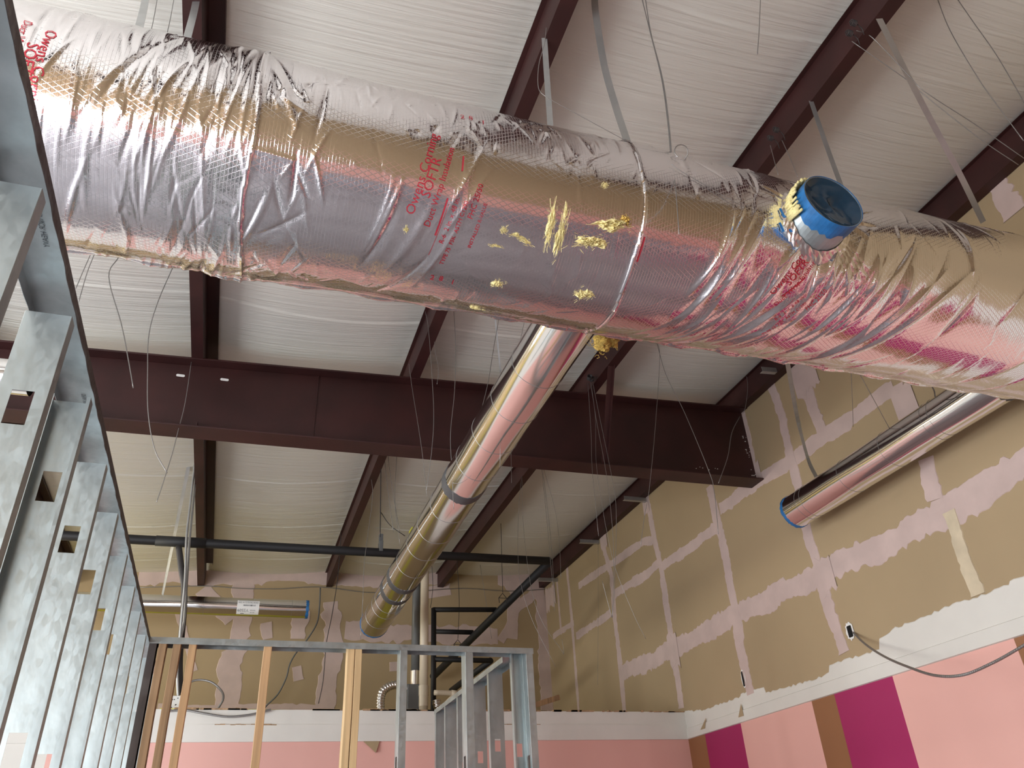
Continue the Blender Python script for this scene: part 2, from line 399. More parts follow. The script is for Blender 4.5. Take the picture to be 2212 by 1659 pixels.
for pth, wd in bh+bv:
    sd += 1; ragged(m_, [pbk(p) for p in pth], wd, pb, .003, .32, 0, sd, nstep=.05)
m_.build('joint_compound', M['mud'], WB)
m_ = MB(); m_.box((-1.3, YS, FZ), (XR, YS+.12, ZB), 0); m_.box((XL-.2, YS, FZ), (-1.3, YS+.12, ZB), 1); m_.box((XL-.2, YS-.004, ZB), (XR, YS+.12, ZT), 1)  # left end is unseen, made white so the branch duct reflects silver
m_.box((XL-.2, YS-.016, ZB), (XR-.001, YS-.003, ZB+.135), 1)
WS = struct(m_.build('wall_soffit', [M['pink'], M['white']]))
m_ = MB(); m_.box((XL-.2, YS+.1, ZT-.03), (XR, 9.6, ZT), 0); m_.build('soffit_top_board', M['tan'], WS)
m_ = MB(); m_.box((XL-.2, 9.6, ZT-.03), (XR, YB+.1, ZT), 0)
r = random.Random(9)
m_.build('soffit_top_board', M['shelf'], WS)
m_ = MB()
for i in range(70):
    x = r.uniform(-1.4, 4.2); l = r.uniform(.02, .2); m_.box((x, YS-.02, ZT-.004), (x+l, YS+.05, ZT+r.uniform(.003, .012)), 0)
for (x0, l, z) in ((2.3, .5, ZB+.136), (-.1,.5,ZB+.136)):
    for k in range(12):
        x = x0+l*k/12; m_.box((x, YS-.0175, z-r.uniform(.002, .008)), (x+l/12, YS-.003, z+r.uniform(.0, .004)), 0)
m_.build('torn_paper_edge', M['woodd'], WS)
# triangular torn flap hanging below the band
a, b, c = [on(p, 1, YS-.01) for p in ((785,1602),(820,1601),(811,1626))]
m_ = MB(); m_.add([a, b, c, a+Vector((0,-.012,0)), b+Vector((0,-.004,0)), c+Vector((0,-.03,0))], [(3,4,5),(0,2,1),(0,1,4,3),(1,2,5,4),(2,0,3,5)])
m_.build('torn_paper_flap', M['tan'], WS)
# front wall with the storefront, left wall with windows added for light
m_ = MB()
m_.box((XN, YN-.2, .42), (XR+.2, YN, ZC), 0)
m_.box((XN, YN-.2, -.55), (XR+.2, YN, .42), 1); m_.box((XN, YN-.2, FZ), (XR+.2, YN, -.55), 3)
m_.box((XN, YF-.2, FZ), (XN+.15, YN-.2, ZB), 1); m_.box((XN, YF-.2, ZB), (XN+.15, YN-.2, ZC), 0)
m_.box((XL-.2, YF-.2, .02), (XN, YF, ZC), 0); m_.box((XL-.2, YF-.2, FZ), (XN, YF, -1.05), 3)
WF = struct(m_.build('wall_front', [M['tan'], M['pink'], M['white'], M['floor']]))
m_ = MB()
for i in range(5): x = XL+.02+(XN-XL-.04)*i/4; m_.box((x-.03, YF+.03, -1.05), (x+.03, YF+.09, .02))
for z in (-1.02, -.01): m_.box((XL, YF+.03, z-.03), (XN, YF+.09, z+.03))
struct(m_.build('window_1', M['frame']))
m_ = MB(); m_.box((XL-.2, YF, 1.45), (XL, 7.0, ZC), 0); m_.box((XL-.2, 7.0, 1.45), (XL, YB+.2, 1.65), 0); m_.box((XL-.2, 7.0, 2.55), (XL, YB+.2, ZC), 0); m_.box((XL-.2, 10.4, 1.65), (XL, YB+.2, 2.55), 0); m_.box((XL-.2, YF, FZ), (XL, YF+.7, 1.45), 1); m_.box((XL-.2, 4.2, FZ), (XL, YB+.2, 1.45), 1)
struct(m_.build('wall_left', [M['tan'], M['pink']]))
m_ = MB()
for i in range(8): y = YF+.7+8.5*i/7; m_.box((XL+.03, y-.03, FZ), (XL+.09, y+.03, 1.45))
for z in (FZ+.03, 1.42): m_.box((XL+.03, YF+.7, z-.03), (XL+.09, 4.2, z+.03))
struct(m_.build('added_window_2', M['frame']))  # unseen window frames, added to go with the left fill light
m_ = MB()
for y in (7.03, 8.15, 9.25, 10.37): m_.box((XL+.03, y-.03, 1.65), (XL+.09, y+.03, 2.55))
for z in (1.68, 2.52): m_.box((XL+.03, 7.0, z-.03), (XL+.09, 10.4, z+.03))
struct(m_.build('added_window_3', M['frame']))  # unseen high window, added to go with the light for the back

# ------------------------------------------------------------------ roof steel
YG = 5.53
def gz(x): return 3.477+.047*x
def beam():
    e = empty('roof_beam', (0, YG, 3.0), 'deep red-brown steel beam spanning the room under the purlins to the right wall', 'beam')
    x0, x1 = XL, XR-.002
    def slab(y0, y1, dz0, dz1, nm):
        m_ = MB(); vs = []
        for x in (x0, x1):
            for y, dz in ((y0, dz0), (y1, dz0), (y1, dz1), (y0, dz1)): vs.append((x, y, dz(x)))
        m_.add(vs, [(0,1,2,3),(7,6,5,4),(0,4,5,1),(1,5,6,2),(2,6,7,3),(3,7,4,0)]); return m_.build(nm, M['red'], e, bev=.002)
    zb = lambda x: 2.865+.013*x
    slab(YG-.005, YG+.005, lambda x: zb(x)+.012, lambda x: gz(x)-.015, 'web')
    slab(YG-.1, YG+.1, lambda x: gz(x)-.014, gz, 'top_flange')
    slab(YG-.1, YG+.1, zb, lambda x: zb(x)+.012, 'bottom_flange')
    for p in ((680, 900),):
        x = on(p, 1, YG-.01).x; m_ = MB(); m_.box((x-.004, YG-.012, zb(x)+.012), (x+.004, YG-.004, gz(x)-.014)); m_.build('weld_seam', M['red'], e)
    x = on((428, 905), 1, YG-.05).x
    m_ = MB(); m_.box((x-.004, YG-.09, zb(x)+.012), (x+.004, YG-.005, zb(x)+.06)); m_.build('stiffener', M['red'], e)
    for p in ((390, 811), (485, 820)):
        c = on(p, 1, YG-.006); m_ = MB(); vs = []; n = 10
        for k in range(2*n):
            a = PI*k/n+PI/2; cx = -.02 if k < n else .02; vs.append((c.x+cx+.011*math.cos(a), c.y, c.z+.011*math.sin(a)))
        m_.add(vs+[(v[0], v[1]+.001, v[2]) for v in vs], [tuple(range(2*n))]+[(i, (i+1) % (2*n), (i+1) % (2*n)+2*n, i+2*n) for i in range(2*n)]); m_.build('bolt_slot', M['paper'], e)
    m_ = MB(); rr = random.Random(4)
    for p in [(1504,1012),(1512,1009),(1518,1011),(1532,1015),(1545,1012),(1550,1013)]:
        c = on(p, 1, YG-.0062); s = rr.uniform(.004, .014); m_.add([c+Vector((-s,0,0)), c+Vector((0,0,-.004)), c+Vector((s,0,.002)), c+Vector((0,0,.005))], [(0,1,2,3)])
    for k in range(16):
        x = XR-rr.uniform(.0, .05)-.005; z = rr.uniform(2.95, 3.5); c = Vector((x, YG-.0062, z)); s = rr.uniform(.003, .016)
        m_.add([c+Vector((-s,0,0)), c+Vector((0,0,-.004)), c+Vector((s*.6,0,.002)), c+Vector((0,0,.007))], [(0,1,2,3)])
    m_.build('paint_spatter', M['paper'], e)
beam()
def purlin(x, left, label):
    zz = zp(x); h = .21; s = -1 if left else 1
    e = empty('roof_purlin', (x, 2, zz), label, 'roof beam', 'red steel purlins under the roof')
    y0, y1 = YF, YB-.001
    m_ = MB()
    m_.box((x-.002, y0, zz), (x+.002, y1, zz+h)); m_.build('web', M['red'], e)
    m_ = MB(); a, b = sorted((x-s*.002, x+s*.082)); m_.box((a, y0, zz-.004), (b, y1, zz)); c, d = sorted((x+s*.080, x+s*.083)); m_.box((c, y0, zz), (d, y1, zz+.02)); m_.build('bottom_flange', M['red'], e)
    m_ = MB(); 
    if left: a, b = x, x+.085
    else: a, b = x-.03, x+.08
    m_.box((a, y0, zz+h-.012), (b, y1-.35 if left else y1, zz+h-.008))
    if left: m_.box((b-.003, y0, zz+h-.035), (b, y1-.35, zz+h-.008))
    m_.build('top_flange', M['red'], e)
    return e
for x, lf, lb in ((-3.75, True, 'red-brown roof purlin hidden beyond the left stud wall'), (-2.14, True, 'red-brown roof purlin above the left stud wall'),
                  (-.53, True, 'wide red-brown roof purlin with black edge, nearly vertical in view, leftmost in the open ceiling'),
                  (1.075, False, 'red-brown roof purlin second from the left in the open ceiling'),
                  (2.675, False, 'red-brown roof purlin third from the left, carrying wire clips and straps above the long duct'),
                  (4.27, False, 'red-brown roof purlin running along the top of the right wall')):
    if x > -3: purlin(x, lf, lb)
# diagonal flange brace from the third purlin to the beam
a = on((1312, 745), 1, 4.9); b = on((1300, 915), 1, YG-.09)
e = empty('flange_brace', tuple(a), 'thin red diagonal brace from the third purlin down to the deep beam', 'brace')
m_ = MB(); m_.strap([Vector((2.7, 4.95, zp(2.7)+.02)), Vector((2.78, YG-.06, 2.92))], .05, .006, side=(1,0,0)); m_.strap([Vector((2.725, 4.95, zp(2.7)+.02)), Vector((2.805, YG-.06, 2.92))], .05, .006, side=(0,1,0.5)); m_.build('angle_bar', M['red'], e)
# galvanised angle stubs sticking out between the last purlin and the wall
for k, (p, q) in enumerate((((1646, 797), (1692, 800)), ((1348, 1075), (1395, 1079)), ((1253, 1168), (1292, 1170)), ((1162, 1251), (1203, 1252)))):
    b = on(q, 0, XR-.02); a = on(p, 1, b.y)
    o = MB(); o.strap([a, Vector((XR-.001, b.y, b.z))], .045, .003, side=(0,0,1)); o.strap([a+Vector((0,.02,-.022)), Vector((XR-.001, b.y+.02, b.z-.022))], .04, .003, side=(0,1,0))
    o = o.build('metal_angle', M['strap'])
    tag(o, ['short galvanised angle just under the insulated duct by the right wall', 'short galvanised angle on the right wall purlin just behind the deep beam',
            'short galvanised angle on the right wall purlin, midway between beam and back wall', 'short galvanised angle at the far corner end of the wall purlin'][k], 'angle bracket', 'galvanised stubs along the right wall purlin')

# ------------------------------------------------------------------ insulated main duct
YD, ZD, RD = 2.27, 2.32, .404
c0 = Vector((-YD, -ZD)).normalized(); c1 = Vector((c0.y, -c0.x))   # c1: towards picture top (-y,+z)
if c1.y < 0: c1 = -c1
def nrm(th): return c0*math.cos(th)+c1*math.sin(th)
def cyl(p):
    """pixel -> (x, theta) on the duct"""
    d = ray(p); A = d.y*d.y+d.z*d.z; B = -2*(d.y*YD+d.z*ZD); Cc = YD*YD+ZD*ZD-RD*RD
    disc = max(0, B*B-4*A*Cc); t = (-B-math.sqrt(disc))/(2*A); P = d*t
    v = Vector((P.y-YD, P.z-ZD)); return P.x, math.atan2(v.dot(c1), v.dot(c0))
XS1 = -.165; XS2 = 1.27
XD0, XD1 = -1.7, XR-.002
DX = .0045; NT = 560
gx = np.arange(XD0, XD1, DX); gx = np.append(gx, XD1); NX = len(gx)
gt = np.linspace(-PI, PI, NT+1)
H = np.zeros((NX, NT+1))
rg = np.random.RandomState(11)
def ridge(x0, t0, ang, ln, wd, amp, curve=0, sharp=True):
    """t in metres of arc; ang from the circumferential direction"""
    ext = ln*.75+wd*4
    i0, i1 = np.searchsorted(gx, [x0-ext, x0+ext]); tt = gt*RD
    j0, j1 = np.searchsorted(tt, [t0-ext, t0+ext])
    if i1 <= i0 or j1 <= j0: return
    XX, TT = np.meshgrid(gx[i0:i1]-x0, tt[j0:j1]-t0, indexing='ij')
    ca, sa = math.cos(ang), math.sin(ang)
    al = TT*ca+XX*sa; ac = XX*ca-TT*sa-curve*al*al
    env = np.clip(1-(al/(ln/2))**2, 0, 1)
    wloc = wd*(.4+.6*env)
    if sharp: prof = np.exp(-np.abs(ac)/wloc*1.3)
    else: prof = np.exp(-(ac/wloc)**2)
    H[i0:i1, j0:j1] += amp*env*prof
def scat(n, xa, xb, ta, tb, am, aw, ln, wd, amp, curve=.6):
    for _ in range(n):
        ridge(rg.uniform(xa, xb), R_(rg.uniform(ta, tb))*RD, rg.normal(am, aw), rg.uniform(*ln), rg.uniform(*wd), rg.uniform(*amp)*rg.choice([1, 1, -1]), rg.uniform(-curve, curve), rg.rand() < .75)
# section 1: heavily wrinkled
scat(230, XD0, XS1, -95, 95, .12, .16, (.08, .42), (.005, .012), (.0008, .0042))
scat(26, XD0, XS1, -95, 95, .2, .2, (.15, .5), (.008, .014), (.003, .006))
scat(70, XS1-.35, XS1, -90, 90, .05, .2, (.06, .3), (.004, .009), (.0015, .005))
scat(160, XD0, XS1, -95, 95, .2, .8, (.03, .12), (.004, .009), (.0006, .002))
# section 2: smoother
scat(36, XS1, XS2, 35, 95, 0, .5, (.04, .22), (.006, .014), (.0015, .005))
scat(60, XS1, XS2, -90, 40, -.25, .5, (.05, .3), (.008, .02), (.0004, .0013))
scat(160, XS1, XS2, 35, 95, .0, .6, (.02, .12), (.004, .009), (.001, .0035))
scat(40, XS1, XS1+.25, -90, 60, .15, .5, (.06, .3), (.006, .013), (.002, .006))
scat(70, XS1, XS2, -95, -50, .3, .5, (.03, .14), (.005, .010), (.001, .003))
scat(8, XS1+.45, XS1+.8, -50, 30, .35, .1, (.3, .5), (.012, .02), (.004, .007), .3)
# section 3: long folds sweeping down to the left
xc, tc_ = cyl((1775, 470))
scat(46, XS2+.25, xc+.3, -80, 20, .42, .12, (.2, .55), (.010, .022), (.004, .009), .5)
scat(40, XS2+.2, XD1, -85, 25, .42, .2, (.12, .4), (.007, .014), (.0015, .004), .5)
scat(14, xc, XD1, -60, 30, .55, .1, (.25, .6), (.014, .022), (.006, .010), .4)
scat(90, XS2, XD1, 35, 95, 0, .5, (.05, .25), (.006, .015), (.002, .005))
scat(120, XS2, XD1, -95, 95, .3, .7, (.03, .12), (.004, .008), (.0005, .0015))
for p, l_, a_ in (((1215+390, 560), .42, .38), ((1560, 590), .34, .38), ((1930, 690), .75, .62), ((1985, 680), .85, .72), ((1680, 600), .3, .4), ((1800, 560), .25, .4), ((1890, 600), .2, .1), ((2095, 540), .3, .05), ((1962, 620), .2, .15)):
    x_, t_ = cyl(p); ridge(x_, t_*RD, a_, l_, .02, .015, .25)
for k in range(26):   # puckers round the collar
    a = rg.uniform(0, 2*PI); rr = rg.uniform(.19, .30)
    ridge(xc+.02+rr*math.cos(a), tc_*RD+rr*math.sin(a)*.9, PI/2-a, rg.uniform(.12, .26), .009, rg.uniform(.004, .010)*rg.choice([1, -1]))
# lengthwise seam flap low on the duct and laps at the joints
XX, TT = np.meshgrid(gx, gt, indexing='ij')
for t0, amp, wd in ((-79, .014, 1.6), (-84, .010, 2.2)):
    tt_ = R_(t0)+.02*np.sin(XX*3.1)+.01*np.sin(XX*11); H += amp*np.exp(-np.abs(TT-tt_)/R_(wd))*(1+.4*np.sin(XX*23))
s2x = XS2+.008*np.sin(TT*5)
H += np.where(XX > s2x, .007*np.exp(-(XX-s2x)/.25), 0)+.005*np.exp(-np.abs(XX-s2x)/.005)
s1x = XS1+.008*np.sin(TT*4.4)
H += np.where(XX < s1x, .008*np.exp((XX-s1x)/.15), 0)+.006*np.exp(-np.abs(XX-s1x)/.005)
H += .003*np.sin(XX*3.2+TT*1.5)+.0012*np.sin(XX*9.1-TT*2.7)
H += .006*np.exp(-((XX-XS1-.05)/.25)**2)
# press the jacket in around the takeoff so the collar shows
dd = np.sqrt((XX-xc)**2+((TT-tc_)*RD)**2); H -= .018*np.exp(-(dd/.17)**2)
BR1X, BR2X = 1.352, 4.07
def Hat(x, th):
    i = (x-XD0)/DX; j = (th+PI)/(2*PI)*NT
    i = min(max(i, 0), NX-2); j = min(max(j, 0), NT-1); i0, j0 = int(i), int(j); a, b = i-i0, j-j0
    return H[i0, j0]*(1-a)*(1-b)+H[i0+1, j0]*a*(1-b)+H[i0, j0+1]*(1-a)*b+H[i0+1, j0+1]*a*b
def surf(x, th, off=0):
    n = nrm(th); r = RD+Hat(x, th)+off; return Vector((x, YD+n.x*r, ZD+n.y*r))
duct = empty('insulated_duct', (0, YD, ZD-RD), 'huge foil-wrapped insulated air duct crossing the picture from upper left to right', 'air duct')
def jacket(xa, xb, lab):
    i0, i1 = np.searchsorted(gx, [xa-1e-6, xb+1e-6]); i1 = min(i1+1, NX)
    n0 = c0; n1 = c1
    cs, sn = np.cos(gt), np.sin(gt)
    NY = c0.x*cs+c1.x*sn; NZ = c0.y*cs+c1.y*sn
    Rr = RD+H[i0:i1]
    loc = duct.location
    X_ = np.repeat(gx[i0:i1, None], NT+1, 1)-loc.x; Y_ = YD+NY*Rr-loc.y; Z_ = ZD+NZ*Rr-loc.z
    v = np.stack([X_, Y_, Z_], -1).reshape(-1, 3); nx = i1-i0; nt = NT+1
    i = np.arange(nx-1)[:, None]*nt+np.arange(NT)[None]; q = np.stack([i, i+1, i+nt+1, i+nt], -1).reshape(-1, 4)
    me = bpy.data.meshes.new('foil_jacket'); me.vertices.add(len(v)); me.vertices.foreach_set('co', v.ravel())
    me.loops.add(q.size); me.loops.foreach_set('vertex_index', q.ravel()); me.polygons.add(len(q)); me.polygons.foreach_set('loop_start', np.arange(0, q.size, 4))
    me.update(calc_edges=True); me.validate()
    me.materials.append(M['foil']); me.polygons.foreach_set('use_smooth', np.ones(len(q), bool))
    uvl = me.uv_layers.new(name='UVMap'); U = np.stack([np.repeat(gx[i0:i1, None], nt, 1), np.repeat((gt*RD)[None], nx, 0)], -1).reshape(-1, 2)
    uvl.data.foreach_set('uv', U[q.ravel()].ravel())
    o = bpy.data.objects.new('foil_jacket', me); C.objects.link(o); o.parent = duct; o['label'] = lab
    return o
jacket(XD0, XS1, 'heavily creased foil jacket, left length'); jacket(XS1, XS2, 'smoother foil jacket with red print, middle length'); jacket(XS2, XD1, 'foil jacket with long diagonal folds, right length')
# red printing on the jacket
def text_mesh(body, size):
    cu = bpy.data.curves.new('t', 'FONT'); cu.body = body; cu.size = size; cu.resolution_u = 2
    ob = bpy.data.objects.new('t', cu); C.objects.link(ob); dg = bpy.context.evaluated_depsgraph_get(); dg.update()
    me = bpy.data.meshes.new_from_object(ob.evaluated_get(dg))
    vs = [v.co.copy() for v in me.vertices]; fs = [tuple(p.vertices) for p in me.polygons]
    bpy.data.objects.remove(ob); bpy.data.curves.remove(cu); bpy.data.meshes.remove(me); return vs, fs
def duct_text(lines, p0, p1, rowgap, size, flip=1):
    """text runs from p0 towards p1 (pixels on the duct), further lines to the right of it"""
    xa, ta = cyl(p0); xb, tb = cyl(p1); a = Vector((xa, ta*RD)); b = Vector((xb, tb*RD)); u = (b-a).normalized(); v = Vector((-u.y, u.x))
    for k, (body, sc, shift) in enumerate(lines):
        out = MB(); vs, fs = text_mesh(body, size*sc)
        # subdivide long faces by simply placing on surface
        P = []
        for q in vs:
            w_ = a+u*(q.x+shift)+v*(q.y-rowgap*k); P.append(surf(w_.x, w_.y/RD, .0022))
        out.add(P, fs); out.build('printed_text', M['ink'], duct)
lines = [('Owens Corning', 1.15, 0), ('SOFTR', 1.2, .075), ('Duct Wrap Insulation', .82, -.02), ('________________', .62, -.12), ('R-6  2 in. x 48 in.', .6, -.06), ('TYPE 75  FSK  ASTM C1290', .52, -.14), ('FHC 25/50', .7, .06), ('INSTALLED R-VALUE', .45, -.04)]
duct_text(lines, (893, 466), (930, 352), .034, .042)
duct_text(lines[:3], (101, 62), (66, 168), .034, .042)
duct_text(lines[:7], (1668, 638), (1745, 545), .030, .036)
for p, q in (((940, 508), (967, 428)), ((998, 370), (1001, 338)), ((1690, 640), (1740, 600)), ((1375, 565),(1392,512))):
    m_ = MB(); (xa, ta), (xb, tb) = cyl(p), cyl(q); vs = []; n = 14
    for i in range(n+1):
        x = xa+(xb-xa)*i/n; t = ta+(tb-ta)*i/n; vs += [surf(x-.003, t, .0022), surf(x+.003, t, .0022)]
    m_.add(vs, [(2*i, 2*i+1, 2*i+3, 2*i+2) for i in range(n)]); m_.build('printed_line', M['ink'], duct)
for pp in (((1000, 257), (1018, 259), (1045, 268)), ((933, 603), (952, 605), (977, 612))):
    for ch, p in zip(('2', '8', '1'), pp):
        m_ = MB(); x, t = cyl(p); vs, fs = text_mesh(ch, .035); m_.add([surf(x+q.x-.01, t+q.y/RD, .0022) for q in vs], fs); m_.build('printed_digit', M['ink'], duct)
# takeoff collar towards the camera
rimc = on((1801, 434), 1, 1.755)
def ring(m_, cx, cz, r, y0, y1, n=48, ri=None, mi=0, wob=0, sd=0):
    rr = random.Random(sd); vs = []; fs = []
    ri = ri if ri else r-.003
    w1 = [wob*rr.uniform(-1, 1) for _ in range(n)]
    for i in range(n):
        a = 2*PI*i/n; c, s = math.cos(a), math.sin(a)
        vs += [(cx+r*c, y0+w1[i], cz+r*s), (cx+r*c, y1, cz+r*s), (cx+ri*c, y1, cz+ri*s), (cx+ri*c, y0+w1[i], cz+ri*s)]
    for i in range(n):
        j = (i+1) % n
        for k in range(4): fs.append((4*i+k, 4*i+(k+1) % 4, 4*j+(k+1) % 4, 4*j+k))
    m_.add(vs, fs, mi)
RC = .136
m_ = MB(); ring(m_, rimc.x, rimc.z, RC, 1.757, YD-.28); collar = m_.build('takeoff_collar', M['galv'], duct, smooth=False)
m_ = MB(); ring(m_, rimc.x, rimc.z, RC+.0022, 1.822, 1.755, ri=RC+.0005, wob=.014, sd=3); m_.build('tape_band', M['blue'], collar)
m_ = MB(); n = 40; vs = [(rimc.x, 1.782, rimc.z)]; fs = []
rr = random.Random(2)
for k in range(1, 9):
    for i in range(n):
        a = 2*PI*i/n; r = (RC-.001)*k/8; sagy = .03*(1-(k/8)**2)+ (0 if k == 8 else .006*math.sin(a*2+k*.5)+.0008*rr.uniform(-1, 1))
        vs.append((rimc.x+r*math.cos(a), 1.759+sagy, rimc.z+r*math.sin(a)))
for i in range(n): fs.append((0, 1+i, 1+(i+1) % n))
for k in range(7):
    for i in range(n): j = (i+1) % n; fs.append((1+k*n+i, 1+(k+1)*n+i, 1+(k+1)*n+j, 1+k*n+j))
m_.add(vs, fs); m_.build('plastic_cover', M['film'], collar, smooth=True)
# crumpled foil skirt and yellow wool round the collar
m_ = MB(); n = 72; vs = []; fs = []
for i in range(n):
    a = 2*PI*i/n; 
    for k in range(5):
        f = k/4; r = RC+.004+f*.035+(.004*rr.uniform(-1, 1) if k > 0 else 0)
        x = rimc.x+r*math.cos(a); z = rimc.z+r*math.sin(a)
        # y where the jacket is at this x,z
        d2 = RD*RD-(z-ZD)**2; ys = YD-math.sqrt(max(d2, 0.01))
        vs.append((x, ys-.022*(1-f)+.003*rr.uniform(-1, 1)+.004, z))
for i in range(n):
    j = (i+1) % n
    for k in range(4): fs.append((5*i+k, 5*j+k, 5*j+k+1, 5*i+k+1))
m_.add(vs, fs); m_.build('foil_skirt', M['flex'], duct)
M['flex'].node_tree.nodes['Principled BSDF'].inputs['Base Color'].default_value = (.8, .76, .72, 1)

for k, pp in enumerate((((1683, 452), (1692, 470), (1700, 466), (1706, 450)), ((1682, 482), (1690, 502)), ((1700, 482), (1706, 500), (1716, 505)), ((1720, 490), (1722, 506), (1742, 528)))):
    m_ = MB(); P = curve_pts([surf(*cyl(p), .006+.004*(i_ % 2)) for i_, p in enumerate(pp)], 6); m_.strap(P, .010, .001, side=tuple(r2)); m_.build('tape_scrap', M['blue'], duct)
def fluff(m_, c, r, n, seed, squash=(1, 1, 1), fib=.5):
    """clump of short tangled fibres and lumpy core"""
    rr = random.Random(seed)
    for k in range(n):
        p = c+Vector((rr.gauss(0, .45)*squash[0], rr.gauss(0, .45)*squash[1], rr.gauss(0, .45)*squash[2]))*r
        d = Vector((rr.uniform(-1, 1), rr.uniform(-1, 1), rr.uniform(-1, 1))).normalized()*r*fib*rr.uniform(.4, 1)
        q = p+d; mid = (p+q)/2+Vector((rr.uniform(-1, 1), rr.uniform(-1, 1), rr.uniform(-1, 1)))*r*.12
        m_.tube([p, mid, q], r*.014, 3, cap=False)
def lump(m_, f, nu, nv, thick, seed):
    """torn flake of wool laid on a surface f(u,v,h)"""
    rr = random.Random(seed); vs = []; fs = []
    ph = [rr.uniform(0, 6.28) for _ in range(8)]
    for i in range(nu+1):
        r = i/nu
        for j in range(nv):
            a = 2*PI*j/nv; e = 1+.25*math.sin(3*a+ph[0])+.18*math.sin(5*a+ph[1])+.13*math.sin(9*a+ph[2])+.12*rr.uniform(-1, 1)
            h = thick*(1-r**3)*(.6+.5*math.sin(6*r+ph[3]+2*a)+.3*rr.uniform(-1, 1)) if r < 1 else -.002
            vs.append(f(r*e*math.cos(a), r*e*math.sin(a), max(h, -.002)))
    for i in range(nu):
        for j in range(nv): k = (j+1) % nv; fs.append((i*nv+j, i*nv+k, (i+1)*nv+k, (i+1)*nv+j))
    m_.add(vs, fs)
def tuft(p, wu, wv, rot, label, seed, thick=.012, mats='wool', n=4):
    x, t = cyl(p); t *= RD; m_ = MB(); rr = random.Random(seed)
    ca, sa = math.cos(rot), math.sin(rot)
    for k in range(n):
        cu, cv = rr.gauss(0, .35), rr.gauss(0, .35); s = rr.uniform(.3, .65)
        f = lambda u, v, h: surf(x+((cu+u*s)*wu*ca-(cv+v*s)*wv*sa), (t+((cu+u*s)*wu*sa+(cv+v*s)*wv*ca))/RD, h+.001)
        lump(m_, f, 5, 18, thick, seed*10+k)
    for k in range(60):
        u, v = rr.gauss(0, .5), rr.gauss(0, .5); an = rr.uniform(0, 6.28); l_ = rr.uniform(.25, .7)
        pts = [surf(x+(u+l_*q*math.cos(an))*wu*ca-(v+l_*q*math.sin(an))*wv*sa, (t+(u+l_*q*math.cos(an))*wu*sa+(v+l_*q*math.sin(an))*wv*ca)/RD, .002+rr.uniform(0, .006)) for q in (0, .5, 1)]
        m_.tube(pts, .0007, 3, cap=False)
    o = m_.build('insulation_tuft', M[mats]); tag(o, label, 'insulation scrap', 'yellow fibreglass scraps stuck to the foil duct'); return o
tuft((1188, 490), .018, .075, 0.0, 'long thin smear of yellow fibreglass, left of the pair on the duct middle', 21, .006, n=6)
tuft((1213, 500), .017, .085, 0.0, 'long thin smear of yellow fibreglass, right of the pair on the duct middle', 22, .006, n=6)
tuft((1272, 522), .060, .024, .15, 'thick yellow fibreglass clump, lower of the two big ones near the duct seam', 23, .018, n=7)
tuft((1326, 486), .060, .024, .2, 'thick yellow fibreglass clump, upper of the two big ones near the duct seam', 24, .018, n=7)
tuft((1353, 476), .016, .022, .9, 'small orange-yellow fibreglass tuft at the upper right beside the big clumps', 33, .015, 'woold', 3)
tuft((1125, 516), .036, .010, -.3, 'flat slanting yellow fibreglass streak left of the long smears', 25, .005, n=5)
tuft((1076, 611), .022, .018, .1, 'star-shaped yellow fibreglass speck on the lower middle of the duct', 26, .008, n=4)
tuft((1262, 636), .034, .022, -.1, 'ragged yellow fibreglass scrap low on the duct above the hanging wool', 27, .010, n=5)
tuft((1088, 497), .012, .014, 0, 'tiny pale yellow fibreglass fleck above the slanting streak', 28, .004, n=2)
tuft((1030, 664), .026, .008, 0, 'tiny yellow fibreglass fleck on the bottom edge of the duct', 29, .006, n=3)
tuft((878, 494), .008, .014, 0, 'tiny yellow fibreglass fleck under the red printed letters', 30, .004, n=2)
tuft((1307, 400), .012, .010, 0, 'pale yellow fibreglass fleck high on the duct left of the seam', 31, .004, n=2)
tuft((1070, 530), .02, .005, 0, 'thin pale yellow fibreglass line left of the slanting streak', 32, .003, n=2)
# hanging wool below the seam
m_ = MB(); c = on((1308, 738), 1, 2.66); rr = random.Random(8)
for k in range(9):
    cc = c+Vector((rr.uniform(-.035, .045), rr.uniform(-.03, .03), rr.uniform(-.02, .02))); ph = rr.uniform(0, 6)
    R0 = rr.uniform(.018, .034); vs = []; fs = []; nu, nv = 7, 10
    for i in range(nu+1):
        th = PI*i/nu
        for j in range(nv):
            a = 2*PI*j/nv; r = R0*(1+.3*math.sin(3*a+ph+i)+.2*rr.uniform(-1, 1)); vs.append(cc+Vector((r*math.sin(th)*math.cos(a)*1.3, r*math.sin(th)*math.sin(a), r*math.cos(th))))
    for i in range(nu):
        for j in range(nv): q = (j+1) % nv; fs.append((i*nv+j, i*nv+q, (i+1)*nv+q, (i+1)*nv+j))
    m_.add(vs, fs)
fluff(m_, c, .08, 90, 4, (1, 1, .7), .4)
tag(m_.build('insulation_tuft', M['woold'], smooth=True), 'orange-yellow torn wool hanging out under the duct beside the first branch duct', 'insulation scrap')
m_ = MB(); vs = []
for k in range(40):
    a = R_(95)+R_(100)*k/39; m_.tube([(rimc.x+(RC+.012)*math.cos(a), YD-.40+rr.uniform(-.02, .02), rimc.z+(RC+.012)*math.sin(a)), (rimc.x+(RC+.025)*math.cos(a+.12), YD-.47+rr.uniform(-.02, .02), rimc.z+(RC+.02)*math.sin(a+.12))], rr.uniform(.004, .009), 6)
m_.build('fibreglass_edge', M['wool'], duct, smooth=True)

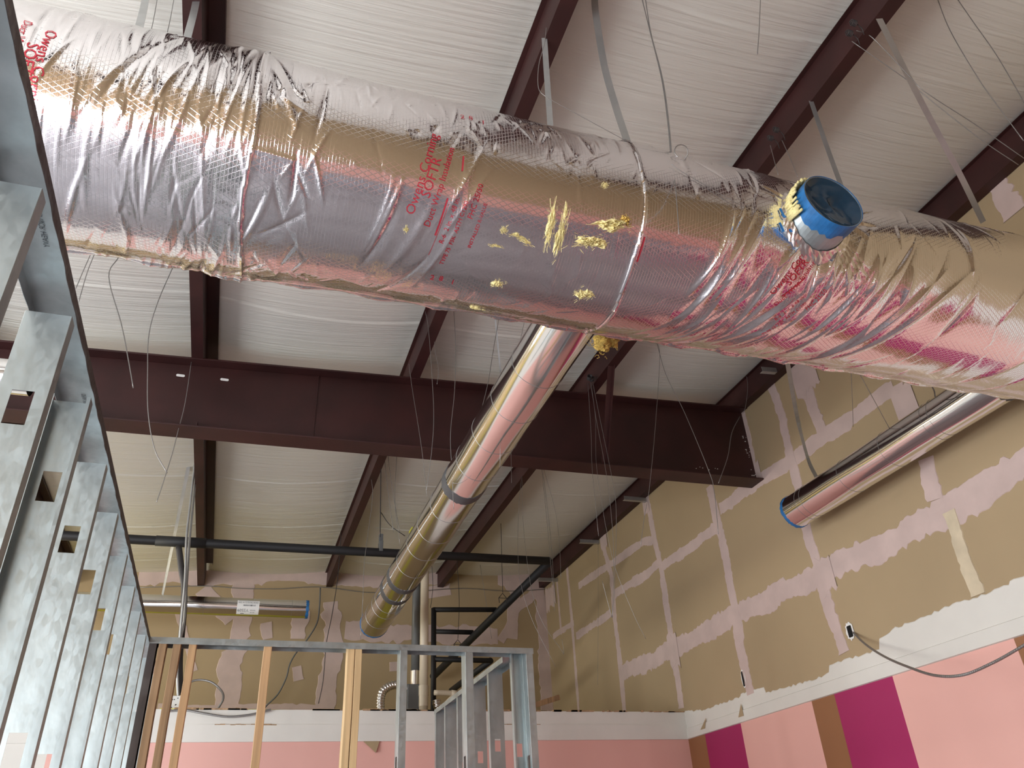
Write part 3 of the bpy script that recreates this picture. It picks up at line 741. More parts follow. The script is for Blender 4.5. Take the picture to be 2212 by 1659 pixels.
# ------------------------------------------------------------------ round sheet metal branch ducts
def round_duct(name, a, b, R, label, group, rings=(), tapes=(), tapew=.05, end='b', dent=.0015, sd=1, cat='air duct'):
    a, b = Vector(a), Vector(b); ax = (b-a).normalized(); L_ = (b-a).length
    e = empty(name, tuple(a), label, cat, group)
    ref = Vector((0, 0, 1)); u = ax.cross(ref).normalized(); v = u.cross(ax)
    n = 72; k = max(2, int(L_/.04)); rr = np.random.RandomState(sd); vs = []; uvs = []
    f1 = rr.uniform(0, 6, 6)
    def rad(s, an): 
        r = R+dent*(math.sin(3*an+s*2.1+f1[0])+.6*math.sin(5*an-s*3.7+f1[1])+.5*math.sin(2*an+s*9+f1[2]))
        return r+.0035*math.exp(-(((an-2.2) % (2*PI))/.03)**2)
    P = lambda s, an, off=0: a+ax*s+(u*math.cos(an)+v*math.sin(an))*(rad(s, an)+off)
    m_ = MB()
    for i in range(k+1):
        s = L_*i/k
        for j in range(n+1): vs.append(P(s, 2*PI*j/n)); uvs.append((s, 2*PI*j/n*R))
    fs = [(i*(n+1)+j, i*(n+1)+j+1, (i+1)*(n+1)+j+1, (i+1)*(n+1)+j) for i in range(k) for j in range(n)]
    m_.add(vs, fs); o = m_.build('duct_body', M['pipefoil'], e, smooth=True)
    uvl = o.data.uv_layers.new(name='UVMap'); 
    idx = np.empty(len(o.data.loops), int); o.data.loops.foreach_get('vertex_index', idx); uvl.data.foreach_set('uv', np.array(uvs)[idx].ravel())
    def band(s, w_, off, m, nm, wob=.004, lab=None):
        m_ = MB(); vs = []; n2 = 64
        w1 = [rr.uniform(-1, 1)*wob for _ in range(n2)]; w2 = [rr.uniform(-1, 1)*wob for _ in range(n2)]
        for j in range(n2):
            an = 2*PI*j/n2; vs += [P(s-w_/2+w1[j], an, 0), P(s-w_/2+w1[j]+.001, an, off), P(s+w_/2+w2[j]-.001, an, off), P(s+w_/2+w2[j], an, 0)]
        fs = [(4*j+q, 4*((j+1) % n2)+q, 4*((j+1) % n2)+q+1, 4*j+q+1) for j in range(n2) for q in range(3)]
        m_.add(vs, fs); return m_.build(nm, m, e)
    for s in rings: band(s, .0022, .002, M['wire'], 'wire_tie', .0004)
    for s in tapes: band(s, tapew, .003, M['tape'], 'mastic_band', .007)
    if end:
        s = L_ if end == 'b' else 0
        band(s-(.012 if end == 'b' else -.012), .03, .0025, M['blue'], 'tape_band', .006)
        m_ = MB(); n2 = 48; vs = [a+ax*(s-.012 if end == 'b' else .012)]
        for q in (1, 2, 3):
            for j in range(n2): an = 2*PI*j/n2; vs.append(a+ax*(s-(.012 if end == 'b' else -.012)*(1-q/3)+(.003 if end == 'b' else -.003)*(q == 3))+(u*math.cos(an)+v*math.sin(an))*R*q/3*.995)
        fs = [(0, 1+j, 1+(j+1) % n2) for j in range(n2)]+[(1+q*n2+j, 1+q*n2+(j+1) % n2, 1+(q+1)*n2+(j+1) % n2, 1+(q+1)*n2+j) for q in range(2) for j in range(n2)]
        m_.add(vs, fs); m_.build('end_cover', M['blue'], e)
    return e, P
B1, P1 = round_duct('branch_duct', (BR1X, YD+.36, ZD), (BR1X, 8.45, ZD), .152, 'long bare metal branch duct running from under the foil duct toward the back wall', 'round branch ducts', 
           rings=(0.65, 1.04, 1.44, 1.83, 2.57, 3.00, 3.39, 3.82, 4.90, 5.09, 5.46,), tapes=(0.04, 2.17, 4.23, 4.57,), tapew=.105, sd=3)
B2, P2 = round_duct('branch_duct', (BR2X, YD+.36, ZD), (BR2X, 4.80, ZD), .131, 'short bare metal branch duct with blue taped end along the right wall', 'round branch ducts',
           rings=(0.60, 0.66, 1.05, 1.48, 1.93, 1.99,), tapes=(.12,), tapew=.09, sd=5)
B3, P3 = round_duct('round_duct', (-3.2, 9.1, 2.60), (.70, 9.1, 2.625), .098, 'horizontal metal duct with a white sticker and blue taped end before the back wall', None,
           rings=(1.2, 2.0, 2.8, 3.3, 3.72), tapes=(), sd=7, dent=.0012)
# sticker
m_ = MB(); n = 8
A0 = 2.2
def stick(s0, s1, a0, a1, off, m_, mi=0):
    vs = []
    for i in range(n+1):
        an = a0+(a1-a0)*i/n; vs += [P3(s0, an, off), P3(s1, an, off)]
    m_.add(vs, [(2*i, 2*i+1, 2*i+3, 2*i+2) for i in range(n)], mi)
# find the angle facing the camera
best = min(range(360), key=lambda d: P3(3.3, R_(d)).length); AC = R_(best)
q0 = P3(3.3, AC+.2); sgn = 1 if q0.z > P3(3.3, AC-.2).z else -1
xa = on((512, 1310), 1, 9.0).x+3.2; xb = on((560, 1310), 1, 9.0).x+3.2
stick(xa, xb, AC-sgn*.85, AC+sgn*.75, .003, m_); STK = m_.build('sticker', M['paper'], B3)
m_ = MB()
def bar(s0, s1, t0, t1): stick(xa+s0*(xb-xa), xa+s1*(xb-xa), AC+sgn*t0, AC+sgn*t1, .0036, m_)
for k in range(22): bar(.28+k*.025, .28+k*.025+rr.choice([.008, .014, .018]), .12, .28)
bar(.05, .95, .68, .70); bar(.18, .34, -.76, -.68)
def txt3(body, size, s, t):
    vs, fs = text_mesh(body, size); m_.add([P3(xa+s*(xb-xa)+q.x, AC+sgn*(t+q.y/.098), .0036) for q in vs], fs)
txt3('60SEA', .045, .03, -.5); txt3('NO. 4-12 DUAL-RON', .022, .05, .42); txt3('MODEL', .018, .6, -.38); txt3('30 GA.', .018, .6, -.62)
m_.build('sticker_print', M['inkb'], STK)
# far left duct seen past the studs
e4, P4 = round_duct('round_duct', (-3.6, 4.05, 2.28), (-1.2, 4.05, 2.31), .09, 'bright metal duct end showing at the left edge beyond the first studs', None, rings=(), tapes=(), sd=9, end=None)

# ------------------------------------------------------------------ metal and wood framing
def channel(m_, base, u, v, ax, L_, web, fl, lip, holes=(), mi=0):
    """C profile: web spans u (width web), flanges along v, extruded along ax; holes in web as (pos along, len, width)"""
    base, u, v, ax = Vector(base), Vector(u), Vector(v), Vector(ax)
    P = lambda a, b, s: base+u*a+v*b+ax*s
    def quad(a0, b0, a1, b1, s0=0, s1=None):
        s1 = L_ if s1 is None else s1; m_.add([P(a0, b0, s0), P(a1, b1, s0), P(a1, b1, s1), P(a0, b0, s1)], [(0, 1, 2, 3)], mi)
    s = 0
    for hp, hl, hw in sorted(holes):
        if hp-hl/2 < s: continue
        quad(0, 0, web, 0, s, hp-hl/2); quad(0, 0, web/2-hw/2, 0, hp-hl/2, hp+hl/2); quad(web/2+hw/2, 0, web, 0, hp-hl/2, hp+hl/2); s = hp+hl/2
    quad(0, 0, web, 0, s, L_)
    quad(0, 0, 0, fl); quad(web, 0, web, fl)
    if lip: quad(0, fl, lip, fl); quad(web, fl, web-lip, fl)
TZ = 1.143      # top of the tracks
XW = -.442
def metal_stud(x, y, label, group, u=(-1, 0, 0), v=(0, 1, 0), web=.092, fl=.036, holes=((.62, .075, .04), (1.25, .075, .04), (2.3, .075, .04)), m='galv', top=TZ-.002, print_=None):
    """(x,y): the near corner of the web"""
    e = empty('metal_stud', (x, y, FZ), label, 'stud', group)
    hh = [(top-FZ-h, l_, w_) for h, l_, w_ in holes]
    m_ = MB(); channel(m_, (x, y, FZ), u, v, (0, 0, 1), top-FZ, web, fl, .008, hh)
    # merge doubles for the solidify
    o = m_.build('channel', M[m], e, solid=.0012)
    return e
def weld(o):
    bm = bmesh.new(); bm.from_mesh(o.data); bmesh.ops.remove_doubles(bm, verts=bm.verts, dist=1e-5); bmesh.ops.recalc_face_normals(bm, faces=bm.faces); bm.to_mesh(o.data); bm.free()
def track(name, a, b, side, wd, leg, label, top=TZ, m='galvd', wav=.0012, near_shade=False):
    """U track lying on its back: web on top at z=top between lines a->b and offset side*wd, legs down, wavy legs"""
    a, b, side = Vector(a), Vector(b), Vector(side); e = empty(name, (a.x, a.y, top), label, 'track')
    L_ = (b-a).length; ax = (b-a).normalized(); n = int(L_/.02); rr = np.random.RandomState(int(abs(a.x*77+a.y*31))+2)
    m_ = MB(); vs = []; w1 = w2 = 0
    for i in range(n+1):
        s = L_*i/n; w1 = math.sin(s*33+1)*wav+math.sin(s*71)*wav*.6+rr.uniform(-1, 1)*wav*.2; w2 = math.sin(s*29+2)*wav+math.sin(s*64)*wav*.6
        p = a+ax*s
        for q, z in ((p-side*(.001-w1), top-leg+w1*.5), (p-side*(w1*.3), top-leg*.5), (p, top), (p+side*wd, top), (p+side*(wd+w2*.3), top-leg*.5), (p+side*(wd+w2), top-leg)):
            vs.append((q.x, q.y, z))
    fs = [(i*6+j, (i+1)*6+j, (i+1)*6+j+1, i*6+j+1) for i in range(n) for j in range(5)]
    m_.add(vs, fs); m_.m = [1 if k_ % 5 < 2 else 0 for k_ in range(len(fs))] if near_shade else m_.m
    o = m_.build('channel', [M[m], M['galvd']] if near_shade else M[m], e, solid=.0012); return e
T1 = track('top_track', (XW, -.2, 0), (XW, 5.6, 0), (-1, 0, 0), .094, .032, 'galvanised top track of the near left stud wall running away from the camera', m='galv', near_shade=True)
# black stamped print on the track underside
for body, y in (('SFIA 30 MIL 33 KSI', .62), ('57 C172/80 NCR HEAVY', 1.28), ('SFIA 30 MIL', 2.05)):
    m_ = MB(); vs, fs = text_mesh(body, .016); m_.add([(XW-.03-q.y, y+q.x, TZ-.0022) for q in vs], fs); m_.build('stamped_print', M['inkb'], T1)
LSL = ['first galvanised stud at the upper left edge, nearest the camera', 'second galvanised stud from the camera in the left wall, bright web to the edge', 'third galvanised stud from the camera in the left wall, with a slot showing cream behind',
       'fourth galvanised stud from the camera in the left wall, shaded open side out', 'fifth galvanised stud from the camera in the left wall, web slot showing the black pipe', 'sixth galvanised stud from the camera in the left wall, web slot showing tan wall',
       'seventh galvanised stud from the camera in the left wall, dull open side out', 'eighth galvanised stud from the camera in the left wall', 'ninth galvanised stud from the camera in the left wall', 'tenth galvanised stud, last before the cross wall corner',
       'galvanised stud of the left wall just past the cross wall corner', 'galvanised stud of the left wall second past the cross wall corner']
ys_ = [.82, 1.225, 1.625, 1.985, 2.385, 2.77, 3.17, 3.575, 3.95, 4.36, 4.85, 5.25]
for k, y in enumerate(ys_):
    opn = k in (3, 6)
    if opn: metal_stud(XW-.001, y+.036, LSL[k], 'metal studs of the left wall', v=(0, -1, 0), top=1.098, holes=((.24, .08, .042), (.785, .08, .042)))
    else: metal_stud(XW-.001, y, LSL[k], 'metal studs of the left wall', top=1.098, holes=((.24, .08, .042), (.785, .08, .042)))
# cross wall
YH = 4.576
T2 = track('top_track', (XW, YH, 0), (1.70, YH, 0), (0, 1, 0), .094, .034, 'galvanised top track of the low cross wall in the middle distance', top=TZ, m='galv')
def wood(xa, xb, label, m, dy=0, lean=0, nm='wood_stud'):
    m_ = MB(); y0 = YH+.003+dy; z1 = TZ-.003
    vs = []
    nz = 14
    for i in range(nz+1):
        z = FZ+(z1-FZ)*i/nz; o_ = lean*(1-i/nz)+.0015*math.sin(i*1.7+xa*9)
        for x, y in ((xa+o_, y0), (xb+o_, y0), (xb+o_, y0+.087), (xa+o_, y0+.087)): vs.append((x, y, z))
    fs = [(i*4+j, i*4+(j+1) % 4, (i+1)*4+(j+1) % 4, (i+1)*4+j) for i in range(nz) for j in range(4)]+[(3,2,1,0), tuple(nz*4+j for j in range(4))]
    m_.add(vs, fs); o = m_.build(nm, M[m], bev=.002); return tag(o, label, 'wooden stud', 'wooden studs in the cross wall')
wood(-.395, -.357, 'dark old timber stud, leftmost in the cross wall by the corner', 'woodd')
wood(-.325, -.287, 'brown timber stud with rough dark edge, second from the left in the cross wall', 'woodd')
wood(-.247, -.209, 'single slim spruce stud, third from the left in the cross wall', 'wood')
wood(.139, .180, 'single spruce stud standing alone left of the doubled pine studs', 'wood')
wood(.592, .630, 'pale pine stud, left one of the doubled pair in the cross wall', 'wood2')
wood(.634, .672, 'pale pine stud, right one of the doubled pair in the cross wall', 'wood2')
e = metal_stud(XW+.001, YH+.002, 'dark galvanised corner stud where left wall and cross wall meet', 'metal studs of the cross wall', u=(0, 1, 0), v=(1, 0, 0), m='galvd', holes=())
metal_stud(.89, YH+.002, 'galvanised stud right of the doubled pine studs in the cross wall', 'metal studs of the cross wall', u=(0, 1, 0), v=(1, 0, 0), fl=.04)
metal_stud(1.275, YH+.002, 'galvanised stud in the cross wall, between the pipe and the end post', 'metal studs of the cross wall', u=(0, 1, 0), v=(1, 0, 0), fl=.045)
metal_stud(1.652, YH+.002, 'bright galvanised end stud at the right end of the cross wall', 'metal studs of the cross wall', u=(0, 1, 0), v=(1, 0, 0), fl=.042)
metal_stud(1.575, YH+.09, 'wide galvanised stud with a web slot beside the cross wall end', 'metal studs of the cross wall', u=(1, 0, 0), v=(0, -1, 0), web=.075, fl=.036, holes=((.55, .07, .034),))
# side wall going back
XSW = 1.535
T3 = track('top_track', (XSW, YH+.1, 0), (XSW, 6.45, 0), (1, 0, 0), .094, .034, 'galvanised top track of the short side wall running back from the cross wall end', top=TZ-.03, m='galv')
SL = ['galvanised side wall stud nearest to the cross wall', 'galvanised side wall stud second behind the cross wall', 'galvanised side wall stud third behind the cross wall', 'galvanised side wall stud, fourth behind the cross wall', 'galvanised side wall stud at the far left end with a dark slot']
for k, y in enumerate((4.98, 5.36, 5.74, 6.10, 6.40)):
    metal_stud(XSW+.001, y, SL[k], 'metal studs of the side wall', u=(1, 0, 0), v=(0, 1, 0), top=TZ-.033, holes=((.45+.02*k, .07, .036),))
for o in list(C.objects):
    if o.type == 'MESH' and o.name.startswith('channel'): weld(o)

# ------------------------------------------------------------------ pipes at the back
YP = 8.3
def pipe_run():
    e = empty('insulated_pipe', tuple(on((1190, 1210), 1, YP)), 'black foam-insulated pipe run crossing under the roof, dropping along the right to the vertical riser', 'pipe')
    R = .047
    a = on((120, 1150), 1, YP); a = Vector((-3.6, YP, 3.0)); l0 = on((285, 1165), 1, YP); mid = on((690, 1187), 1, YP); c = on((1188, 1212), 1, YP)
    a = l0+(l0-mid).normalized()*2.4
    m_ = MB(); m_.tube([a, l0, mid, c], R, 20); m_.build('horizontal_run', M['black'], e, smooth=True)
    # the diagonal runs back along y, dropping
    d1 = on((935, 1462), 1, 10.75)
    m_ = MB(); m_.tube([c, c.lerp(d1, .5), d1], R, 20); m_.build('sloping_run', M['black'], e, smooth=True)
    m_ = MB(); m_.tube([l0.lerp(mid, .12), l0.lerp(mid, .38)], R*1.12, 20); m_.build('foam_sleeve', M['black'], e, smooth=True)
    rx = on((936, 1318), 1, 9.3)
    def yat(px):     # depth of the sloping run at a pixel column
        best = min([i/400 for i in range(401)], key=lambda t: abs(proj(c.lerp(d1, t))[0]-px)); return c.lerp(d1, best)
    for k, (pl, pq) in enumerate((((936, 1317), (1072, 1317)), ((936, 1364), (1022, 1366)))):
        b = yat(pq[0]); a_ = Vector((0, 0, 0)); a_ = on(pl, 1, b.y); b = Vector((b.x, b.y, on(pq, 1, b.y).z))
        m_ = MB(); m_.tube([a_, b], .030, 16); m_.build('cross_branch', M['black'], e, smooth=True)
        if k == 0: ry = a_
    t_ = on((937, 1314), 1, ry.y); bt = on((934, 1540), 1, ry.y)
    m_ = MB(); m_.tube([t_, Vector((t_.x, t_.y, ZT+.002))], .032, 16); m_.build('riser', M['black'], e, smooth=True)
    a_ = on((936, 1424), 1, ry.y); b = on((1060, 1427), 1, ry.y)
    m_ = MB(); m_.tube([a_, b], .030, 16); m_.build('cross_branch', M['black'], e, smooth=True)
    g = on((975, 1492), 1, 10.4)
    m_ = MB(); m_.tube([b, g], .038, 16); m_.build('lower_sloping_run', M['black'], e, smooth=True)
def proj(P):
    z = P.dot(fw); return (1106+F*P.dot(r2)/z, 829.5-F*P.dot(u2)/z)
pipe_run()
# cream drain pipe and grey flue
YV = 8.75
c = on((917, 1300), 1, YV); R = .0475
ctop = Vector((c.x, YV, 3.72))
e = empty('drain_pipe', (c.x, YV, ZT), 'cream plastic vertical pipe rising from the soffit top to the roof', 'pipe')
m_ = MB(); m_.tube([(c.x, YV, ZT), (c.x, YV, 3.72)], R, 24); m_.build('pipe', M['pvc'], e, smooth=True)
m_ = MB(); zz = on((917, 1492), 1, YV).z; m_.tube([(c.x, YV, zz-.05), (c.x, YV, zz+.05)], R*1.13, 24); m_.tube([(c.x, YV, zz-.16), (c.x, YV, zz-.05)], R*1.06, 24); m_.build('coupling', M['pvc'], e)
m_ = MB(); m_.tube([(c.x, YV, 3.70), (c.x, YV, 3.715)], R*1.25, 24); m_.build('roof_collar', M['woodd'], e)
c = on((902, 1250), 1, YV+.12); c = on((899, 1330), 1, YV+.12)
e = empty('flue_pipe', (c.x, YV+.12, ZT), 'grey metal flue rising left of the cream pipe', 'pipe')
m_ = MB(); m_.tube([(c.x, YV+.12, on((895,1462),1,YV+.12).z), (c.x, YV+.12, 3.55)], .048, 24); m_.build('pipe', M['grey'], e, smooth=True)
z0 = on((895, 1462), 1, YV+.12).z
m_ = MB(); m_.tube([(c.x, YV+.12, z0-.09), (c.x, YV+.12, z0+.06)], .054, 20); m_.build('foil_tape', M['flex'], e)
m_ = MB(); m_.box((c.x-.10, YV+.04, z0-.36), (c.x+.07, YV+.2, z0-.09)); m_.build('plenum', M['grey'], e, bev=.01)
m_ = MB(); m_.tube([(c.x, YV+.12, ZT), (c.x, YV+.12, z0-.34)], .045, 20); m_.build('lower_sleeve', M['black'], e, smooth=True)
m_ = MB(); m_.box((c.x-.09, YV+.04, 3.55), (c.x+.08, YV+.2, 3.58)); m_.build('flashing', M['shelf'], e)
def flexduct(pts, R, label, rib=.012):
    P = curve_pts(pts, 30); m_ = MB(); L_ = 0; out = []; rs = []
    for i, p in enumerate(P):
        if i: L_ += (p-P[i-1]).length
    # resample
    acc = [0]; 
    for i in range(1, len(P)): acc.append(acc[-1]+(P[i]-P[i-1]).length)
    n = int(L_/(rib/4)); Q = []; j = 0
    for i in range(n+1):
        s = L_*i/n
        while j < len(acc)-2 and acc[j+1] < s: j += 1
        t = (s-acc[j])/max(acc[j+1]-acc[j], 1e-9); Q.append(P[j].lerp(P[j+1], min(t, 1))); rs.append(R*(1+.10*math.sin(2*PI*s/rib)))
    m_.tube(Q, rs, 18); o = m_.build('flexible_duct', M['flex'], smooth=True)
    return tag(o, label, 'flexible duct', None)
YX = YV+.1
flexduct([on(p, 1, YX) for p in ((822, 1540), (822, 1512), (828, 1492), (848, 1480), (868, 1482), (880, 1490))], .045, 'short ribbed foil flex hose curving out left of the grey flue', .028)
flexduct([on(p, 1, YX-.1) for p in ((943, 1512), (945, 1525), (952, 1540))], .045, 'stub of ribbed foil flex hose right of the cream pipe', .028)
m_ = MB(); m_.tube(curve_pts([on(p, 1, 8.3) for p in ((938, 1496), (970, 1497), (984, 1498))], 4), .026, 14); m_.tube([on((975, 1498), 1, 8.3), on((988, 1499), 1, 8.3)], .034, 14); m_.tube([on((984, 1500), 1, 8.3), on((962, 1523), 1, 8.3)], .028, 14)
tag(m_.build('drain_elbow', M['pvc'], smooth=True), 'cream plastic elbow pipe lying low to the right of the cream vertical pipe', 'pipe')
# board lying on the soffit
a = on((1125, 1526), 1, 7.58); b = on((1208, 1506), 1, 7.75); a.z = ZT+.03
m_ = MB(); m_.strap([a, b], .05, .02, side=(0, 0, 1)); tag(m_.build('wood_plank', M['woodd'], bev=.002), 'broken wooden plank resting on the soffit top right of the cross wall end', 'board')

m_ = MB(); m_.tube([on((345, 1534), 1, 7.62), on((560, 1536), 1, 7.62), on((815, 1541), 1, 7.62)], .016, 10)
tag(m_.build('yellow_tube', M['shelf'], smooth=True), 'yellow-green tube lying along the soffit edge behind the timber studs', 'pipe')
# electrical: junction box, conduits, sleeve
YJ = 7.75
e = empty('junction_box', tuple(on((377, 1522), 1, YJ)), 'white perforated junction box on the soffit behind the timber studs', 'electrical box')
c = on((378, 1521), 1, YJ)
m_ = MB(); m_.box((c.x-.075, YJ-.02, c.z-.055), (c.x+.075, YJ+.06, c.z+.065)); m_.build('box', M['paper'], e, bev=.003)
for k in range(14): m_ = MB(); x = c.x+rnd.uniform(-.065, .065); z = c.z+rnd.uniform(-.045, .05); m_.box((x-.004, YJ-.0215, z-.004), (x+.004, YJ-.0195, z+.004)); m_.build('punched_hole', M['hole'], e)
def conduit(pts, R, label, m='strap', nm='conduit', group='conduits rising left of the first purlin', cat='conduit'):
    m_ = MB(); m_.tube(curve_pts(pts, 6), R, 10); return tag(m_.build(nm, M[m], smooth=True), label, cat, group)
conduit([on(p, 1, YJ) for p in ((370, 1512), (372, 1460), (385, 1410), (392, 1340), (400, 1250), (403, 1160), (412, 1080), (422, 990))], .012, 'grey conduit, left one of the pair rising from the junction box')
conduit([on(p, 1, YJ+.04) for p in ((385, 1512), (383, 1440), (388, 1390), (398, 1340), (404, 1250), (410, 1160), (418, 1080), (426, 990))], .012, 'grey conduit, right one of the pair rising from the junction box')
conduit([on(p, 1, YJ+.1) for p in ((389, 1500), (388, 1420), (396, 1330), (398, 1270), (392, 1230), (386, 1180))], .03, 'dark crumpled sleeve hanging beside the conduits below the black pipe', 'wiredark', 'cable_sleeve', None, 'sleeve')
a = on((418, 955), 1, 7.6); b = on((351, 1285), 1, 9.0)
m_ = MB(); m_.strap(curve_pts([a, a.lerp(b, .5), b], 12), .035, .0015, side=(1, 0, 0), twist=.9)
tag(m_.build('duct_strap', M['strap']), 'long shiny twisted strap holding up the duct with the sticker', 'strap')

# ------------------------------------------------------------------ straps and wires
def strap(pts, wd, label, m='strap', side=None):
    if pts[0][2] in ('c', 'p'):
        i0 = 1 if pts[0][1] < 0 else 0
        q = on(pts[i0][:2], 2, 3.6)
        for _ in range(4): q = on(pts[i0][:2], 2, zp(q.x)+(.17 if pts[0][2] == 'c' else .003))
        ye = pts[-1][2]; n_ = len(pts)-1-i0; pts = [(p[0], p[1], q.y+(ye-q.y)*(k_/n_)) for k_, p in enumerate(pts[i0:])]
    P = [on(p[:2], 1, p[2]) for p in pts]; m_ = MB(); m_.strap(curve_pts(P, 8), wd, .0012, side=side or tuple(r2))
    return tag(m_.build('duct_strap', M[m]), label, 'strap', 'metal straps hanging above the ducts')
strap([(318, -60, 'c'), (316, -12, 1.85), (310, 20, 1.85), (298, 68, 2.10)], .032, 'pale wide strap, left of two at the top left above the duct')
strap([(438, -60, 'c'), (426, -12, 1.9), (419, 25, 1.9), (402, 90, 2.15)], .032, 'pale wide strap crossing the first purlin at the top of the picture')
strap([(1176, 82, 'p'), (1181, 160, 2.2), (1189, 272, 2.25)], .028, 'straight strap hanging from the second purlin to the duct')
strap([(1281, -60, 'c'), (1284, -12, 1.8), (1287, 30, 1.8), (1305, 140, 1.9), (1330, 230, 2.0), (1357, 312, 2.15)], .034, 'long bowed strap between the second and third purlins')
strap([(1752, 218, 'p'), (1780, 300, 2.05), (1822, 415, 2.15)], .026, 'short strap from the third purlin down behind the blue collar')
strap([(1897, 36, 'p'), (1990, 220, 2.02), (2070, 370, 2.1), (2124, 480, 2.2)], .030, 'long slanting strap from the third purlin to the right end of the duct')
strap([(1699, 772, 3.4), (1722, 900, 4.35), (1745, 990, 4.5), (1764, 1032, 4.6)], .03, 'bent strap hanging below the big duct to hold the short branch duct', side=(1, 0, 0))
strap([(1070, 690, 'c'), (1081, 800, 5.2), (1086, 850, 5.2)], .012, 'narrow pale strap dropping beside the long branch duct')
LY = [0]
def wire(pts, y, label, R=.0022, m='wire', group='loose hanger wires', nm='hanger_wire'):
    if y in ('c', 'p'):          # hung from the ceiling facing or from a purlin
        q = on(pts[0], 2, 3.6)
        for _ in range(4): q = on(pts[0], 2, zp(q.x)+(.16 if y == 'c' else .005))
        y = q.y
    elif y == 'w': y = on(pts[0], 0, XR-.006).y
    elif y == 'L': y = LY[0]
    LY[0] = y
    P = [on(p[:2], 1, p[2] if len(p) > 2 else y) for p in pts]; m_ = MB(); m_.tube(curve_pts(P, 6), R, 5)
    return tag(m_.build(nm, M[m], smooth=True), label, 'wire', group)
